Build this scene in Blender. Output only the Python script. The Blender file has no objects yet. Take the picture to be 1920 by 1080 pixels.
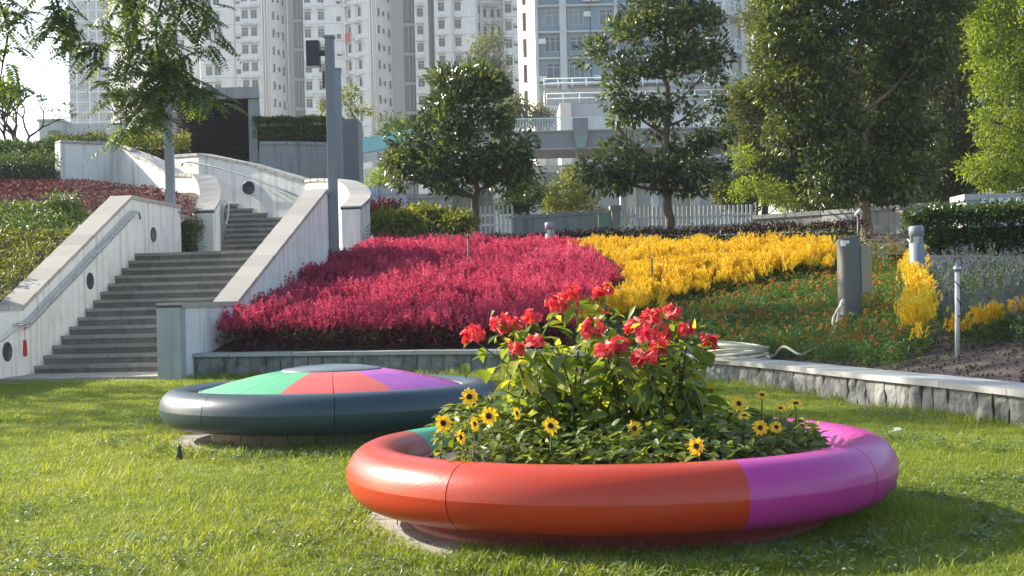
import bpy, bmesh, math, random
import numpy as np
from mathutils import Vector, Matrix, noise as mnoise

random.seed(7)
rng = np.random.default_rng(11)
S = bpy.context.scene
COL = S.collection
R = math.radians

# ------------------------------------------------------------------ camera
F, PIT, ROLL, CZ = 2600.0, -0.007, -0.025, 1.02
cp, sp_, cr, sr = math.cos(PIT), math.sin(PIT), math.cos(ROLL), math.sin(ROLL)
fwd = Vector((0, cp, -sp_)); up0 = Vector((0, sp_, cp)); rt0 = Vector((1, 0, 0))
rt = rt0 * cr + up0 * sr
upv = rt0 * (-sr) + up0 * cr
cam_d = bpy.data.cameras.new('camera'); cam = bpy.data.objects.new('camera', cam_d); COL.objects.link(cam)
cam_d.sensor_width = 36.0; cam_d.lens = F / 1920 * 36.0
cam_d.clip_start = 0.05; cam_d.clip_end = 6000
M = Matrix((rt, upv, -fwd)).transposed().to_4x4(); M.translation = Vector((0, 0, CZ))
cam.matrix_world = M
S.camera = cam

# ------------------------------------------------------------------ light
SUN_EL, SUN_AZ = R(28), R(26)          # azimuth: 26 degrees behind the left-hand side
sun_dir = Vector((-math.cos(SUN_AZ) * math.cos(SUN_EL), math.sin(SUN_AZ) * math.cos(SUN_EL), math.sin(SUN_EL)))
world = bpy.data.worlds.new('World'); S.world = world; world.use_nodes = True
wn = world.node_tree.nodes; wl = world.node_tree.links
bg = wn['Background']
sky = wn.new('ShaderNodeTexSky'); sky.sky_type = 'NISHITA'; sky.sun_disc = False
sky.sun_elevation = SUN_EL; sky.sun_rotation = math.atan2(sun_dir.x, sun_dir.y)
sky.air_density = 1.0; sky.dust_density = 1.6; sky.ozone_density = 1.0
wl.new(sky.outputs[0], bg.inputs[0]); bg.inputs[1].default_value = 0.15
sun_d = bpy.data.lights.new('sun', 'SUN'); sun_d.energy = 5.0; sun_d.angle = R(0.55); sun_d.color = (1.0, 0.93, 0.80)
sun = bpy.data.objects.new('sun', sun_d); COL.objects.link(sun)
sun.rotation_euler = sun_dir.to_track_quat('Z', 'Y').to_euler()
S.view_settings.view_transform = 'Standard'; S.view_settings.look = 'None'
S.view_settings.gamma = 1.0; S.view_settings.use_curve_mapping = False
S.view_settings.exposure = 1.23
S.render.engine = 'CYCLES'
S.cycles.max_bounces = 8; S.cycles.transparent_max_bounces = 8
S.cycles.volume_bounces = 0

# ------------------------------------------------------------------ helpers: placing
def at(px, py, Y):
    """World point at depth Y (metres in front of the camera) on the line of sight of photo pixel (px, py)."""
    x = (px - 960) / F; y = -(py - 540) / F
    x, y = cr * x - sr * y, sr * x + cr * y
    d = Vector((x, cp + y * sp_, -sp_ + y * cp))
    t = Y / d.y
    return Vector((0, 0, CZ)) + d * t
def project(P):
    P = np.asarray(P, float)
    X, Y, Z = P[..., 0], P[..., 1], P[..., 2] - CZ
    dep = Y * cp - Z * sp_; u = Y * sp_ + Z * cp
    x = X / dep * F; y = u / dep * F
    return 960 + cr * x + sr * y, 540 - (-sr * x + cr * y)
def in_poly(px, py, poly):
    px = np.asarray(px); py = np.asarray(py); ins = np.zeros(px.shape, bool)
    n = len(poly); j = n - 1
    for i in range(n):
        xi, yi = poly[i]; xj, yj = poly[j]
        c = ((yi > py) != (yj > py)) & (px < (xj - xi) * (py - yi) / ((yj - yi) or 1e-9) + xi)
        ins ^= c; j = i
    return ins

# ------------------------------------------------------------------ helpers: materials
def new_mat(name):
    m = bpy.data.materials.new(name); m.use_nodes = True
    nt = m.node_tree; b = nt.nodes['Principled BSDF']
    return m, nt, nt.nodes, nt.links, b
def srgb(r, g, b):
    f = lambda c: ((c / 255 + 0.055) / 1.055) ** 2.4 if c > 10 else c / 255 / 12.92
    return (f(r), f(g), f(b), 1)
def solid(name, col, rough=0.6, var=0.15, scale=4.0, bump=0.0, bscale=60.0, metal=0.0, spec=0.5, coat=0.0,
          streak=0.0, streak_col=None, per_obj=0.0, dirt=0.0, dirt_col=(0.04, 0.04, 0.035, 1), dirt_scale=1.5):
    """Base colour broken up by two noises, optional vertical run-off streaks, blotches of dirt, relief."""
    m, nt, N, L, b = new_mat(name)
    tc = N.new('ShaderNodeTexCoord')
    n1 = N.new('ShaderNodeTexNoise'); n1.inputs['Scale'].default_value = scale; n1.inputs['Detail'].default_value = 6
    L.new(tc.outputs['Object'], n1.inputs['Vector'])
    mx = N.new('ShaderNodeMix'); mx.data_type = 'RGBA'
    c = Vector(col[:3])
    mx.inputs[6].default_value = (*(c * (1 - var)), 1); mx.inputs[7].default_value = (*(c * (1 + var)), 1)
    L.new(n1.outputs['Fac'], mx.inputs[0]); out = mx.outputs[2]
    if per_obj:
        oi = N.new('ShaderNodeObjectInfo'); hs = N.new('ShaderNodeHueSaturation')
        mr = N.new('ShaderNodeMapRange'); mr.inputs['To Min'].default_value = 1 - per_obj; mr.inputs['To Max'].default_value = 1 + per_obj
        L.new(oi.outputs['Random'], mr.inputs['Value']); L.new(mr.outputs[0], hs.inputs['Value']); L.new(out, hs.inputs['Color']); out = hs.outputs[0]
    if streak:
        mp = N.new('ShaderNodeMapping'); mp.inputs['Scale'].default_value = (7, 7, 0.5)
        L.new(tc.outputs['Object'], mp.inputs['Vector'])
        n2 = N.new('ShaderNodeTexNoise'); n2.inputs['Scale'].default_value = 1.0; n2.inputs['Detail'].default_value = 5
        L.new(mp.outputs[0], n2.inputs['Vector'])
        rp = N.new('ShaderNodeMapRange'); rp.inputs['From Min'].default_value = 0.50; rp.inputs['From Max'].default_value = 0.72
        rp.inputs['To Max'].default_value = streak; L.new(n2.outputs['Fac'], rp.inputs['Value'])
        m2 = N.new('ShaderNodeMix'); m2.data_type = 'RGBA'; m2.inputs[7].default_value = streak_col or (0.05, 0.045, 0.035, 1)
        L.new(rp.outputs[0], m2.inputs[0]); L.new(out, m2.inputs[6]); out = m2.outputs[2]
    if dirt:
        n3 = N.new('ShaderNodeTexNoise'); n3.inputs['Scale'].default_value = dirt_scale; n3.inputs['Detail'].default_value = 8
        n3.inputs['Roughness'].default_value = 0.7
        L.new(tc.outputs['Object'], n3.inputs['Vector'])
        rp = N.new('ShaderNodeMapRange'); rp.inputs['From Min'].default_value = 0.5; rp.inputs['From Max'].default_value = 0.72
        rp.inputs['To Max'].default_value = dirt; L.new(n3.outputs['Fac'], rp.inputs['Value'])
        m2 = N.new('ShaderNodeMix'); m2.data_type = 'RGBA'; m2.inputs[7].default_value = dirt_col
        L.new(rp.outputs[0], m2.inputs[0]); L.new(out, m2.inputs[6]); out = m2.outputs[2]
    L.new(out, b.inputs['Base Color'])
    b.inputs['Roughness'].default_value = rough; b.inputs['Metallic'].default_value = metal
    b.inputs['Specular IOR Level'].default_value = spec * (0.7 if coat else 1); b.inputs['Coat Weight'].default_value = coat
    b.inputs['Coat Roughness'].default_value = 0.12
    if bump:
        n4 = N.new('ShaderNodeTexNoise'); n4.inputs['Scale'].default_value = bscale; n4.inputs['Detail'].default_value = 4
        L.new(tc.outputs['Object'], n4.inputs['Vector'])
        bp = N.new('ShaderNodeBump'); bp.inputs['Strength'].default_value = bump; bp.inputs['Distance'].default_value = 0.01
        L.new(n4.outputs['Fac'], bp.inputs['Height']); L.new(bp.outputs[0], b.inputs['Normal'])
        if coat: L.new(bp.outputs[0], b.inputs['Coat Normal'])
    return m
def leaf_mat(name, stops, trans=0.35, rough=0.45, tint=None, spec=0.5, inst=False):
    """Leaf: colour from the leaf's own random value (attribute v, or the instance's), part of the light passes through."""
    m, nt, N, L, b = new_mat(name)
    if inst:
        a = N.new('ShaderNodeObjectInfo'); fac = a.outputs['Random']
        a2 = N.new('ShaderNodeAttribute'); a2.attribute_name = 'v'
        ad = N.new('ShaderNodeMath'); ad.operation = 'ADD'; L.new(fac, ad.inputs[0]); L.new(a2.outputs['Fac'], ad.inputs[1])
        hf = N.new('ShaderNodeMath'); hf.operation = 'MULTIPLY'; hf.inputs[1].default_value = 0.33; L.new(ad.outputs[0], hf.inputs[0])
        a3 = N.new('ShaderNodeAttribute'); a3.attribute_type = 'INSTANCER'; a3.attribute_name = 'tone'
        h3 = N.new('ShaderNodeMath'); h3.operation = 'MULTIPLY_ADD'; h3.inputs[1].default_value = 0.36; L.new(a3.outputs['Fac'], h3.inputs[0]); L.new(hf.outputs[0], h3.inputs[2]); fac = h3.outputs[0]
    else:
        a = N.new('ShaderNodeAttribute'); a.attribute_name = 'v'; fac = a.outputs['Fac']
    r = N.new('ShaderNodeValToRGB'); els = r.color_ramp.elements
    while len(els) < len(stops): els.new(0.5)
    for e, (p, c) in zip(els, stops): e.position = p; e.color = (*c[:3], 1)
    L.new(fac, r.inputs[0])
    L.new(r.outputs[0], b.inputs['Base Color']); b.inputs['Roughness'].default_value = rough
    b.inputs['Specular IOR Level'].default_value = spec
    if trans:
        t = N.new('ShaderNodeBsdfTranslucent'); hs = N.new('ShaderNodeMix'); hs.data_type = 'RGBA'; hs.blend_type = 'MULTIPLY'
        hs.inputs[0].default_value = 1.0; hs.inputs[7].default_value = tint or (1.7, 1.5, 0.6, 1)
        L.new(r.outputs[0], hs.inputs[6]); L.new(hs.outputs[2], t.inputs['Color'])
        mx = N.new('ShaderNodeMixShader'); mx.inputs[0].default_value = trans
        L.new(b.outputs[0], mx.inputs[1]); L.new(t.outputs[0], mx.inputs[2]); L.new(mx.outputs[0], N['Material Output'].inputs['Surface'])
    return m
def glass_mat(name, col, rough=0.08):
    m, nt, N, L, b = new_mat(name)
    oi = N.new('ShaderNodeObjectInfo'); mx = N.new('ShaderNodeMix'); mx.data_type = 'RGBA'
    c = Vector(col[:3]); mx.inputs[6].default_value = (*(c * 0.5), 1); mx.inputs[7].default_value = (*(c * 1.8), 1)
    L.new(oi.outputs['Random'], mx.inputs[0]); L.new(mx.outputs[2], b.inputs['Base Color'])
    b.inputs['Roughness'].default_value = rough; b.inputs['Specular IOR Level'].default_value = 0.45
    return m

# ------------------------------------------------------------------ helpers: meshes and objects
ORG = {}
def setp(o, label=None, cat=None, group=None, kind=None):
    if label: o['label'] = label
    if cat: o['category'] = cat
    if group: o['group'] = group
    if kind: o['kind'] = kind
    return o
def thing(name, label, cat, loc, group=None):
    o = bpy.data.objects.new(name, None); COL.objects.link(o); o.location = loc; o.empty_display_size = 0.1
    ORG[o.name] = Vector(loc)
    return setp(o, label, cat, group)
def link(name, me, parent=None, mw=None):
    o = bpy.data.objects.new(name, me); COL.objects.link(o)
    po = ORG[parent.name] if parent else Vector((0, 0, 0))
    if parent: o.parent = parent
    if mw is None:
        ORG[o.name] = Vector(po)
    else:
        o.matrix_local = Matrix.Translation(-po) @ mw
        ORG[o.name] = mw.translation.copy()
    return o
def np_mesh(name, V, F4, mats, attr=None, smooth=False, mi=None):
    """Mesh from numpy arrays; F4 holds triangles or quads in one (n, k) array."""
    V = np.ascontiguousarray(V, np.float32); F4 = np.ascontiguousarray(F4, np.int32)
    me = bpy.data.meshes.new(name); n, k = F4.shape
    me.vertices.add(len(V)); me.vertices.foreach_set('co', V.ravel())
    me.loops.add(n * k); me.loops.foreach_set('vertex_index', F4.ravel())
    me.polygons.add(n); me.polygons.foreach_set('loop_start', np.arange(0, n * k, k, dtype=np.int32))
    me.polygons.foreach_set('loop_total', np.full(n, k, np.int32))
    if smooth: me.polygons.foreach_set('use_smooth', np.ones(n, bool))
    if mi is not None: me.polygons.foreach_set('material_index', np.ascontiguousarray(mi, np.int32))
    for m in (mats if isinstance(mats, (list, tuple)) else [mats]): me.materials.append(m)
    if attr is not None:
        a = me.attributes.new('v', 'FLOAT', 'FACE'); a.data.foreach_set('value', np.ascontiguousarray(attr, np.float32))
    me.update(); me.validate()
    return me
class MB:
    def __init__(s): s.v = []; s.f = []; s.m = []; s.sm = []
    def add(s, vs, fs, mi=0, smooth=False):
        o = len(s.v); s.v += [Vector(v) for v in vs]
        for f in fs: s.f.append([i + o for i in f]); s.m.append(mi); s.sm.append(smooth)
        return s
    def box(s, a, b, mi=0, M=None):
        a = Vector(a); b = Vector(b)
        vs = [Vector((x, y, z)) for z in (a.z, b.z) for y in (a.y, b.y) for x in (a.x, b.x)]
        if M is not None: vs = [M @ v for v in vs]
        return s.hexa(vs, mi)
    def hexa(s, vs, mi=0):
        """Eight corners: bottom 00,10,01,11 then top 00,10,01,11."""
        return s.add(vs, [(0, 2, 3, 1), (4, 5, 7, 6), (0, 1, 5, 4), (2, 6, 7, 3), (0, 4, 6, 2), (1, 3, 7, 5)], mi)
    def tube(s, pts, rad, n=8, mi=0, cap=True, closed=False):
        pts = [Vector(p) for p in pts]; k = len(pts)
        rad = rad if isinstance(rad, (list, tuple)) else [rad] * k
        vs = []; prev = None
        for i, p in enumerate(pts):
            if closed: d = (pts[(i + 1) % k] - pts[i - 1])
            else: d = (pts[min(i + 1, k - 1)] - pts[max(i - 1, 0)])
            d = d.normalized() if d.length > 1e-9 else Vector((0, 0, 1))
            if prev is None:
                u = d.orthogonal().normalized()
            else:
                u = (prev - d * prev.dot(d)); u = u.normalized() if u.length > 1e-6 else d.orthogonal().normalized()
            prev = u; w = d.cross(u)
            for j in range(n):
                a = 2 * math.pi * j / n
                vs.append(p + (u * math.cos(a) + w * math.sin(a)) * rad[i])
        fs = []
        for i in range(k if closed else k - 1):
            i2 = (i + 1) % k
            for j in range(n):
                fs.append((i * n + j, i * n + (j + 1) % n, i2 * n + (j + 1) % n, i2 * n + j))
        s.add(vs, fs, mi, True)
        if cap and not closed:
            o = len(s.v) - len(vs)
            s.f.append([o + j for j in range(n)][::-1]); s.m.append(mi); s.sm.append(False)
            s.f.append([o + (k - 1) * n + j for j in range(n)]); s.m.append(mi); s.sm.append(False)
        return s
    def prism(s, poly, z0, z1, mi=0):
        n = len(poly)
        z0 = z0 if isinstance(z0, (list, tuple)) else [z0] * n
        z1 = z1 if isinstance(z1, (list, tuple)) else [z1] * n
        vs = [Vector((p[0], p[1], z)) for p, z in zip(poly, z0)] + [Vector((p[0], p[1], z)) for p, z in zip(poly, z1)]
        return s.add(vs, [tuple(range(n))[::-1], tuple(range(n, 2 * n))] + [(i, (i + 1) % n, n + (i + 1) % n, n + i) for i in range(n)], mi)
    def lathe(s, prof, n=32, a0=0.0, a1=2 * math.pi, c=(0, 0, 0), mi=0, smooth=True, angs=None, mif=None):
        c = Vector(c); full = angs is None and abs(a1 - a0 - 2 * math.pi) < 1e-6
        A = angs if angs is not None else [a0 + (a1 - a0) * i / n for i in range(n if full else n + 1)]
        k = len(prof); vs = [c + Vector((r * math.cos(a), r * math.sin(a), z)) for a in A for r, z in prof]
        o = len(s.v); s.v += vs; na = len(A)
        for i in range(na if full else na - 1):
            i2 = (i + 1) % na
            m_ = mif((A[i] + A[i2]) / 2) if mif else mi
            for j in range(k - 1):
                s.f.append([o + i * k + j, o + i2 * k + j, o + i2 * k + j + 1, o + i * k + j + 1]); s.m.append(m_); s.sm.append(smooth)
        return s
    def mesh(s, name, mats, org=(0, 0, 0)):
        org = Vector(org)
        me = bpy.data.meshes.new(name)
        me.from_pydata([tuple(v - org) for v in s.v], [], s.f)
        for m in (mats if isinstance(mats, (list, tuple)) else [mats]): me.materials.append(m)
        me.polygons.foreach_set('material_index', np.array(s.m, np.int32)); me.polygons.foreach_set('use_smooth', np.array(s.sm, bool))
        me.update()
        return me
    def build(s, name, mats, parent=None):
        return link(name, s.mesh(name, mats, ORG[parent.name] if parent else (0, 0, 0)), parent)
def bevel(o, w, seg=2):
    md = o.modifiers.new('bevel', 'BEVEL'); md.width = w; md.segments = seg; md.limit_method = 'ANGLE'; md.angle_limit = R(50)
    return o
def smooth_path(pts, n=6):
    P = [Vector(p) for p in pts]; out = []
    for i in range(len(P) - 1):
        p0 = P[max(i - 1, 0)]; p1 = P[i]; p2 = P[i + 1]; p3 = P[min(i + 2, len(P) - 1)]
        for k in range(n):
            t = k / n
            out.append(0.5 * ((2 * p1) + (p2 - p0) * t + (2 * p0 - 5 * p1 + 4 * p2 - p3) * t * t + (3 * p1 - p0 - 3 * p2 + p3) * t ** 3))
    out.append(P[-1]); return out
def resample(pts, step):
    P = [Vector(p) for p in pts]; L = [0]
    for a, b in zip(P, P[1:]): L.append(L[-1] + (b - a).length)
    n = max(1, round(L[-1] / step)); out = []; j = 0
    for i in range(n + 1):
        d = L[-1] * i / n
        while j < len(P) - 2 and L[j + 1] < d: j += 1
        t = (d - L[j]) / max(L[j + 1] - L[j], 1e-9); out.append(P[j].lerp(P[j + 1], min(max(t, 0), 1)))
    return out
def scatter(name, pts, rots, scl, protos, idx=None, parent=None):
    """Points mesh with a geometry-nodes instancer: for what nobody could count."""
    n = len(pts); tone = np.array([.5 + .75 * mnoise.noise(Vector(p) * .55) + .35 * mnoise.noise(Vector(p) * 2.1) for p in pts]).clip(0, 1)
    me = bpy.data.meshes.new(name); me.vertices.add(n); me.vertices.foreach_set('co', np.ascontiguousarray(pts, np.float32).ravel())
    for nm, ty, arr in (('rot', 'FLOAT_VECTOR', rots), ('scl', 'FLOAT', scl), ('tone', 'FLOAT', tone), ('pick', 'INT', idx if idx is not None else rng.integers(0, len(protos), n))):
        a = me.attributes.new(nm, ty, 'POINT')
        a.data.foreach_set('vector' if ty == 'FLOAT_VECTOR' else 'value', np.ascontiguousarray(arr, np.int32 if ty == 'INT' else np.float32).ravel())
    o = link(name, me, parent)
    pc = bpy.data.collections.new(name + '_pieces')
    for i, p in enumerate(protos):
        po = bpy.data.objects.new('%s_piece_%02d' % (name, i), p); pc.objects.link(po)
    ng = bpy.data.node_groups.new(name + '_scatter', 'GeometryNodeTree')
    ng.interface.new_socket('Geometry', in_out='INPUT', socket_type='NodeSocketGeometry')
    ng.interface.new_socket('Geometry', in_out='OUTPUT', socket_type='NodeSocketGeometry')
    N = ng.nodes; L = ng.links
    gi = N.new('NodeGroupInput'); go = N.new('NodeGroupOutput'); ip = N.new('GeometryNodeInstanceOnPoints'); ci = N.new('GeometryNodeCollectionInfo')
    ci.inputs['Collection'].default_value = pc; ci.inputs['Separate Children'].default_value = True; ci.inputs['Reset Children'].default_value = True
    def na(nm, ty):
        q = N.new('GeometryNodeInputNamedAttribute'); q.data_type = ty; q.inputs['Name'].default_value = nm
        return next(x for x in q.outputs if x.enabled and x.name == 'Attribute')
    ip.inputs['Pick Instance'].default_value = True
    L.new(gi.outputs[0], ip.inputs['Points']); L.new(ci.outputs[0], ip.inputs['Instance'])
    L.new(na('pick', 'INT'), ip.inputs['Instance Index']); L.new(na('rot', 'FLOAT_VECTOR'), ip.inputs['Rotation']); L.new(na('scl', 'FLOAT'), ip.inputs['Scale'])
    L.new(ip.outputs[0], go.inputs[0])
    md = o.modifiers.new('scatter', 'NODES'); md.node_group = ng
    return o
def unit(a): return a / np.maximum(np.linalg.norm(a, axis=-1, keepdims=True), 1e-9)
def leaf_arrays(P, D, Nn, ln, wd, fold=0.25, curl=0.15):
    """Folded leaf blades: base P, direction D, rough normal Nn, length ln, width wd. 5 vertices, 2 quads each."""
    n = len(P); D = unit(D); Sd = unit(np.cross(D, Nn)); Nn = np.cross(Sd, D)
    ln = np.broadcast_to(ln, (n,))[:, None]; wd = np.broadcast_to(wd, (n,))[:, None]
    mid = P + D * ln * 0.45 - Nn * wd * fold * 0.6
    tip = P + D * ln - Nn * ln * curl
    lf = P + D * ln * 0.42 + Sd * wd * 0.5 + Nn * wd * fold * 0.4; rg = P + D * ln * 0.42 - Sd * wd * 0.5 + Nn * wd * fold * 0.4
    V = np.stack([P, mid, tip, lf, rg], 1).reshape(-1, 3)
    b = np.arange(n)[:, None] * 5
    Fq = np.stack([b + np.array([[0, 1, 2, 3]]), b + np.array([[0, 4, 2, 1]])], 1).reshape(-1, 4)
    return V, Fq
def rand_dirs(n): return unit(rng.normal(size=(n, 3)))
def crown_mesh(name, lobes, n_clump, per, ln, wd, mat, org, droop=0.3, crad=0.3, gap=0.0, shell=(0.5, 1.0), vbias=0.0, spread=0.55):
    """Leaf blades in whorled clumps, the clumps spread through the lobes (centre, radii) of the crown, with gaps."""
    C = np.array([list(l[0]) for l in lobes], float); Rr = np.array([list(l[1]) for l in lobes], float)
    w = (Rr.prod(1)) ** (2 / 3); w /= w.sum()
    li = rng.choice(len(lobes), n_clump, p=w)
    d = rand_dirs(n_clump); rad = rng.uniform(shell[0] ** 2, shell[1] ** 2, n_clump) ** 0.5
    cc = C[li] + d * Rr[li] * rad[:, None]
    if gap > 0:
        sc = 0.9 / crad * 0.35
        nv = np.array([mnoise.noise(Vector(c * sc)) for c in cc]); cc = cc[nv > -0.35 + gap * 0.6 - 0.3]
        d = d[:len(cc)]
    n_clump = len(cc)
    out = unit(cc - C[li[:n_clump]] * 0 - np.average(C, axis=0, weights=w))
    P = np.repeat(cc, per, 0); O = np.repeat(out, per, 0); n = len(P)
    ld = rand_dirs(n) + np.array([0, 0, 0.25])
    D = unit(ld * 0.7 + rand_dirs(n) * 0.55 + O * spread * 0.4 + np.array([0, 0, -droop]))
    cs = np.repeat(rng.uniform(0.6, 1.35, n_clump), per)[:, None]
    P = P + ld * crad * cs * rng.uniform(0.35, 1.0, (n, 1)) ** 0.6 * np.array([1, 1, 0.85])
    Nn = unit(ld * 1.0 + np.array([0, 0, 0.5]) + rng.normal(size=(n, 3)) * 0.35)
    V, Fq = leaf_arrays(P, D, Nn, ln * rng.uniform(0.65, 1.2, n), wd * rng.uniform(0.7, 1.2, n))
    cv = np.repeat(rng.uniform(0, 1, n_clump), per)
    v = np.clip(0.5 * cv + 0.5 * rng.uniform(0, 1, n) + vbias, 0, 1)
    return np_mesh(name, V - np.array(org), Fq, mat, np.repeat(v, 2))

# ------------------------------------------------------------------ materials
M_wall = solid('white_painted_render', (0.72, 0.70, 0.65), 0.85, 0.06, 1.5, 0.15, 90, streak=0.55, streak_col=(0.32, 0.28, 0.20, 1), dirt=0.5, dirt_col=(0.35, 0.33, 0.28, 1))
M_coping = solid('granite_coping', (0.36, 0.335, 0.295), 0.75, 0.12, 30, 0.2, 150, per_obj=0.12, dirt=0.3, dirt_col=(0.22, 0.20, 0.17, 1), dirt_scale=4)
M_step = solid('stone_step', (0.15, 0.142, 0.125), 0.85, 0.2, 12, 0.3, 70, per_obj=0.16, streak=0.35, streak_col=(0.08, 0.075, 0.06, 1), dirt=0.4, dirt_col=(0.33, 0.28, 0.22, 1), dirt_scale=2.2)
M_nose = solid('sky_lit_step_edge', (0.27, 0.255, 0.225), 0.85, 0.2, 12, 0.25, 70, per_obj=0.16, dirt=0.5, dirt_col=(0.13, 0.12, 0.10, 1), dirt_scale=4)  # lighter nosing colour paints in the sky light on the treads
M_core = solid('mortar_core', (0.10, 0.095, 0.085), 0.95, 0.15, 8)
M_pillar = solid('blue_grey_concrete', (0.37, 0.385, 0.365), 0.85, 0.10, 3, 0.15, 60, streak=0.4, streak_col=(0.2, 0.2, 0.18, 1), dirt=0.5, dirt_col=(0.17, 0.20, 0.19, 1), dirt_scale=2)
M_rock = solid('split_granite', (0.20, 0.197, 0.185), 0.9, 0.4, 14, 0.8, 28, per_obj=0.10, dirt=0.95, dirt_col=(0.045, 0.05, 0.035, 1), dirt_scale=2.6, streak=0.4, streak_col=(0.09, 0.09, 0.08, 1))
M_cap = solid('pale_granite_cap', (0.33, 0.33, 0.31), 0.7, 0.1, 25, 0.15, 120, per_obj=0.1, dirt=0.3, dirt_col=(0.22, 0.22, 0.18, 1), dirt_scale=3)
M_paver = solid('paving_stone', (0.36, 0.33, 0.29), 0.85, 0.12, 10, 0.2, 90, per_obj=0.15, dirt=0.3, dirt_col=(0.2, 0.18, 0.15, 1))
M_soil = solid('bed_soil', (0.055, 0.040, 0.030), 0.95, 0.5, 9, 1.0, 16)
M_under = solid('lawn_thatch', (0.13, 0.155, 0.03), 0.95, 0.6, 5, 0.8, 40)
M_far = solid('far_ground', (0.12, 0.12, 0.09), 0.95, 0.2, 0.05)
M_steel = solid('brushed_steel', (0.42, 0.43, 0.44), 0.38, 0.06, 20, metal=0.85)
M_post = solid('grey_post_paint', (0.19, 0.21, 0.24), 0.5, 0.06, 3, dirt=0.2, dirt_col=(0.2, 0.21, 0.22, 1))
M_dark = solid('charcoal_metal', (0.035, 0.038, 0.045), 0.5, 0.1, 5)
M_louvre = solid('black_louvre', (0.006, 0.007, 0.013), 0.9, 0.1, 5, spec=0.1)
M_conc = solid('grey_concrete', (0.30, 0.30, 0.29), 0.9, 0.1, 1.2, 0.15, 50, streak=0.6, streak_col=(0.10, 0.10, 0.095, 1), dirt=0.5, dirt_col=(0.14, 0.14, 0.13, 1), dirt_scale=1.2)
M_conc_lt = solid('pale_concrete', (0.50, 0.49, 0.46), 0.9, 0.08, 1.2, 0.1, 50, streak=0.4, streak_col=(0.22, 0.2, 0.17, 1))
M_tile = solid('dark_grey_tile', (0.16, 0.17, 0.18), 0.6, 0.12, 6, per_obj=0.1)
M_picket = solid('white_picket_paint', (0.66, 0.67, 0.68), 0.6, 0.05, 4, per_obj=0.05)
M_blue_picket = solid('blue_grey_picket', (0.30, 0.36, 0.45), 0.6, 0.05, 4, per_obj=0.08)
M_bark = solid('grey_brown_bark', (0.12, 0.085, 0.06), 0.95, 0.35, 9, 0.8, 30)
M_bark2 = solid('warm_brown_bark', (0.23, 0.15, 0.10), 0.95, 0.3, 9, 0.8, 30)
M_twig = solid('dark_twig', (0.06, 0.045, 0.03), 0.9, 0.2, 10)
M_stem = solid('green_stem', (0.10, 0.13, 0.04), 0.7, 0.2, 10)
M_hose = solid('cream_hose', (0.62, 0.56, 0.42), 0.45, 0.06, 10)
M_plastic_w = solid('white_pipe', (0.48, 0.48, 0.46), 0.5, 0.06, 10, dirt=0.3, dirt_col=(0.25, 0.23, 0.2, 1), dirt_scale=8)
M_red_plastic = solid('red_plastic', (0.55, 0.04, 0.04), 0.5, 0.1, 8)
M_green_box = solid('green_metal', (0.16, 0.27, 0.19), 0.5, 0.08, 5)
M_brown = solid('tan_brown_metal', (0.30, 0.24, 0.16), 0.5, 0.08, 6)
def paint(nm, c): return solid(nm, c, 0.33, 0.14, 2.2, 0.14, 110, coat=0.12, dirt=0.38, dirt_col=(c[0] * 0.55 + 0.04, c[1] * 0.55 + 0.04, c[2] * 0.55 + 0.04, 1), dirt_scale=7)
P_red = paint('orange_red_paint', (0.44, 0.040, 0.014))
P_green = paint('green_paint', (0.045, 0.40, 0.19))
P_mag = paint('magenta_paint', (0.42, 0.036, 0.235))
P_slate = solid('dark_slate_paint', (0.034, 0.055, 0.066), .36, .12, 2.2, .10, 120, coat=.12, dirt=.2, dirt_col=(.06, .08, .09, 1), dirt_scale=5)
P_pink = solid('salmon_red_paint', (0.55, 0.085, 0.065), 0.55, 0.10, 3, 0.12, 60, dirt=0.2, dirt_col=(0.5, 0.12, 0.08, 1))
P_mint = solid('mint_green_paint', (0.085, 0.36, 0.175), 0.55, 0.10, 3, 0.12, 60, dirt=0.2, dirt_col=(0.08, 0.33, 0.15, 1))
P_violet = solid('violet_paint', (0.30, 0.06, 0.31), 0.55, 0.12, 3, 0.12, 60, dirt=0.2, dirt_col=(0.36, 0.09, 0.28, 1))
P_grey = solid('blue_grey_paint', (0.13, 0.16, 0.175), 0.6, 0.12, 6, 0.12, 60, dirt=0.2, dirt_col=(0.22, 0.24, 0.24, 1))
P_base = solid('dull_red_paint', (0.22, 0.03, 0.03), 0.6, 0.15, 5, 0.15, 60)
M_drum = solid('brown_drum_tile', (0.15, 0.115, 0.085), 0.6, 0.15, 8, per_obj=0.2)

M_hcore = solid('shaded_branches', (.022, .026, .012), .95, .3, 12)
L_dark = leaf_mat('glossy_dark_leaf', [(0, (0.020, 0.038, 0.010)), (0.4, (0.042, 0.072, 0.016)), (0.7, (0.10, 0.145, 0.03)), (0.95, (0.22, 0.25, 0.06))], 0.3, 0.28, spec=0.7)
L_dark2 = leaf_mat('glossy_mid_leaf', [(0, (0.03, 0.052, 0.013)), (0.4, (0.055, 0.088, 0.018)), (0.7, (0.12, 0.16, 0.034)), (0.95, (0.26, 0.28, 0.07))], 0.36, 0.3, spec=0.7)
L_olive = leaf_mat('olive_leaf', [(0, (0.045, 0.06, 0.018)), (0.6, (0.10, 0.125, 0.034)), (1, (0.22, 0.22, 0.07))], 0.36, 0.5)
L_lime = leaf_mat('lime_leaf', [(0, (0.09, 0.14, 0.015)), (0.6, (0.19, 0.27, 0.025)), (1, (0.32, 0.38, 0.05))], 0.5, 0.5)
L_mid = leaf_mat('mid_green_leaf', [(0, (0.03, 0.065, 0.015)), (0.6, (0.07, 0.13, 0.025)), (1, (0.16, 0.2, 0.04))], 0.35, 0.45)
L_feather = leaf_mat('feathery_leaflet', [(0, (0.03, 0.06, 0.014)), (0.6, (0.07, 0.12, 0.022)), (1, (0.20, 0.26, 0.04))], 0.42, 0.5)
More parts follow.
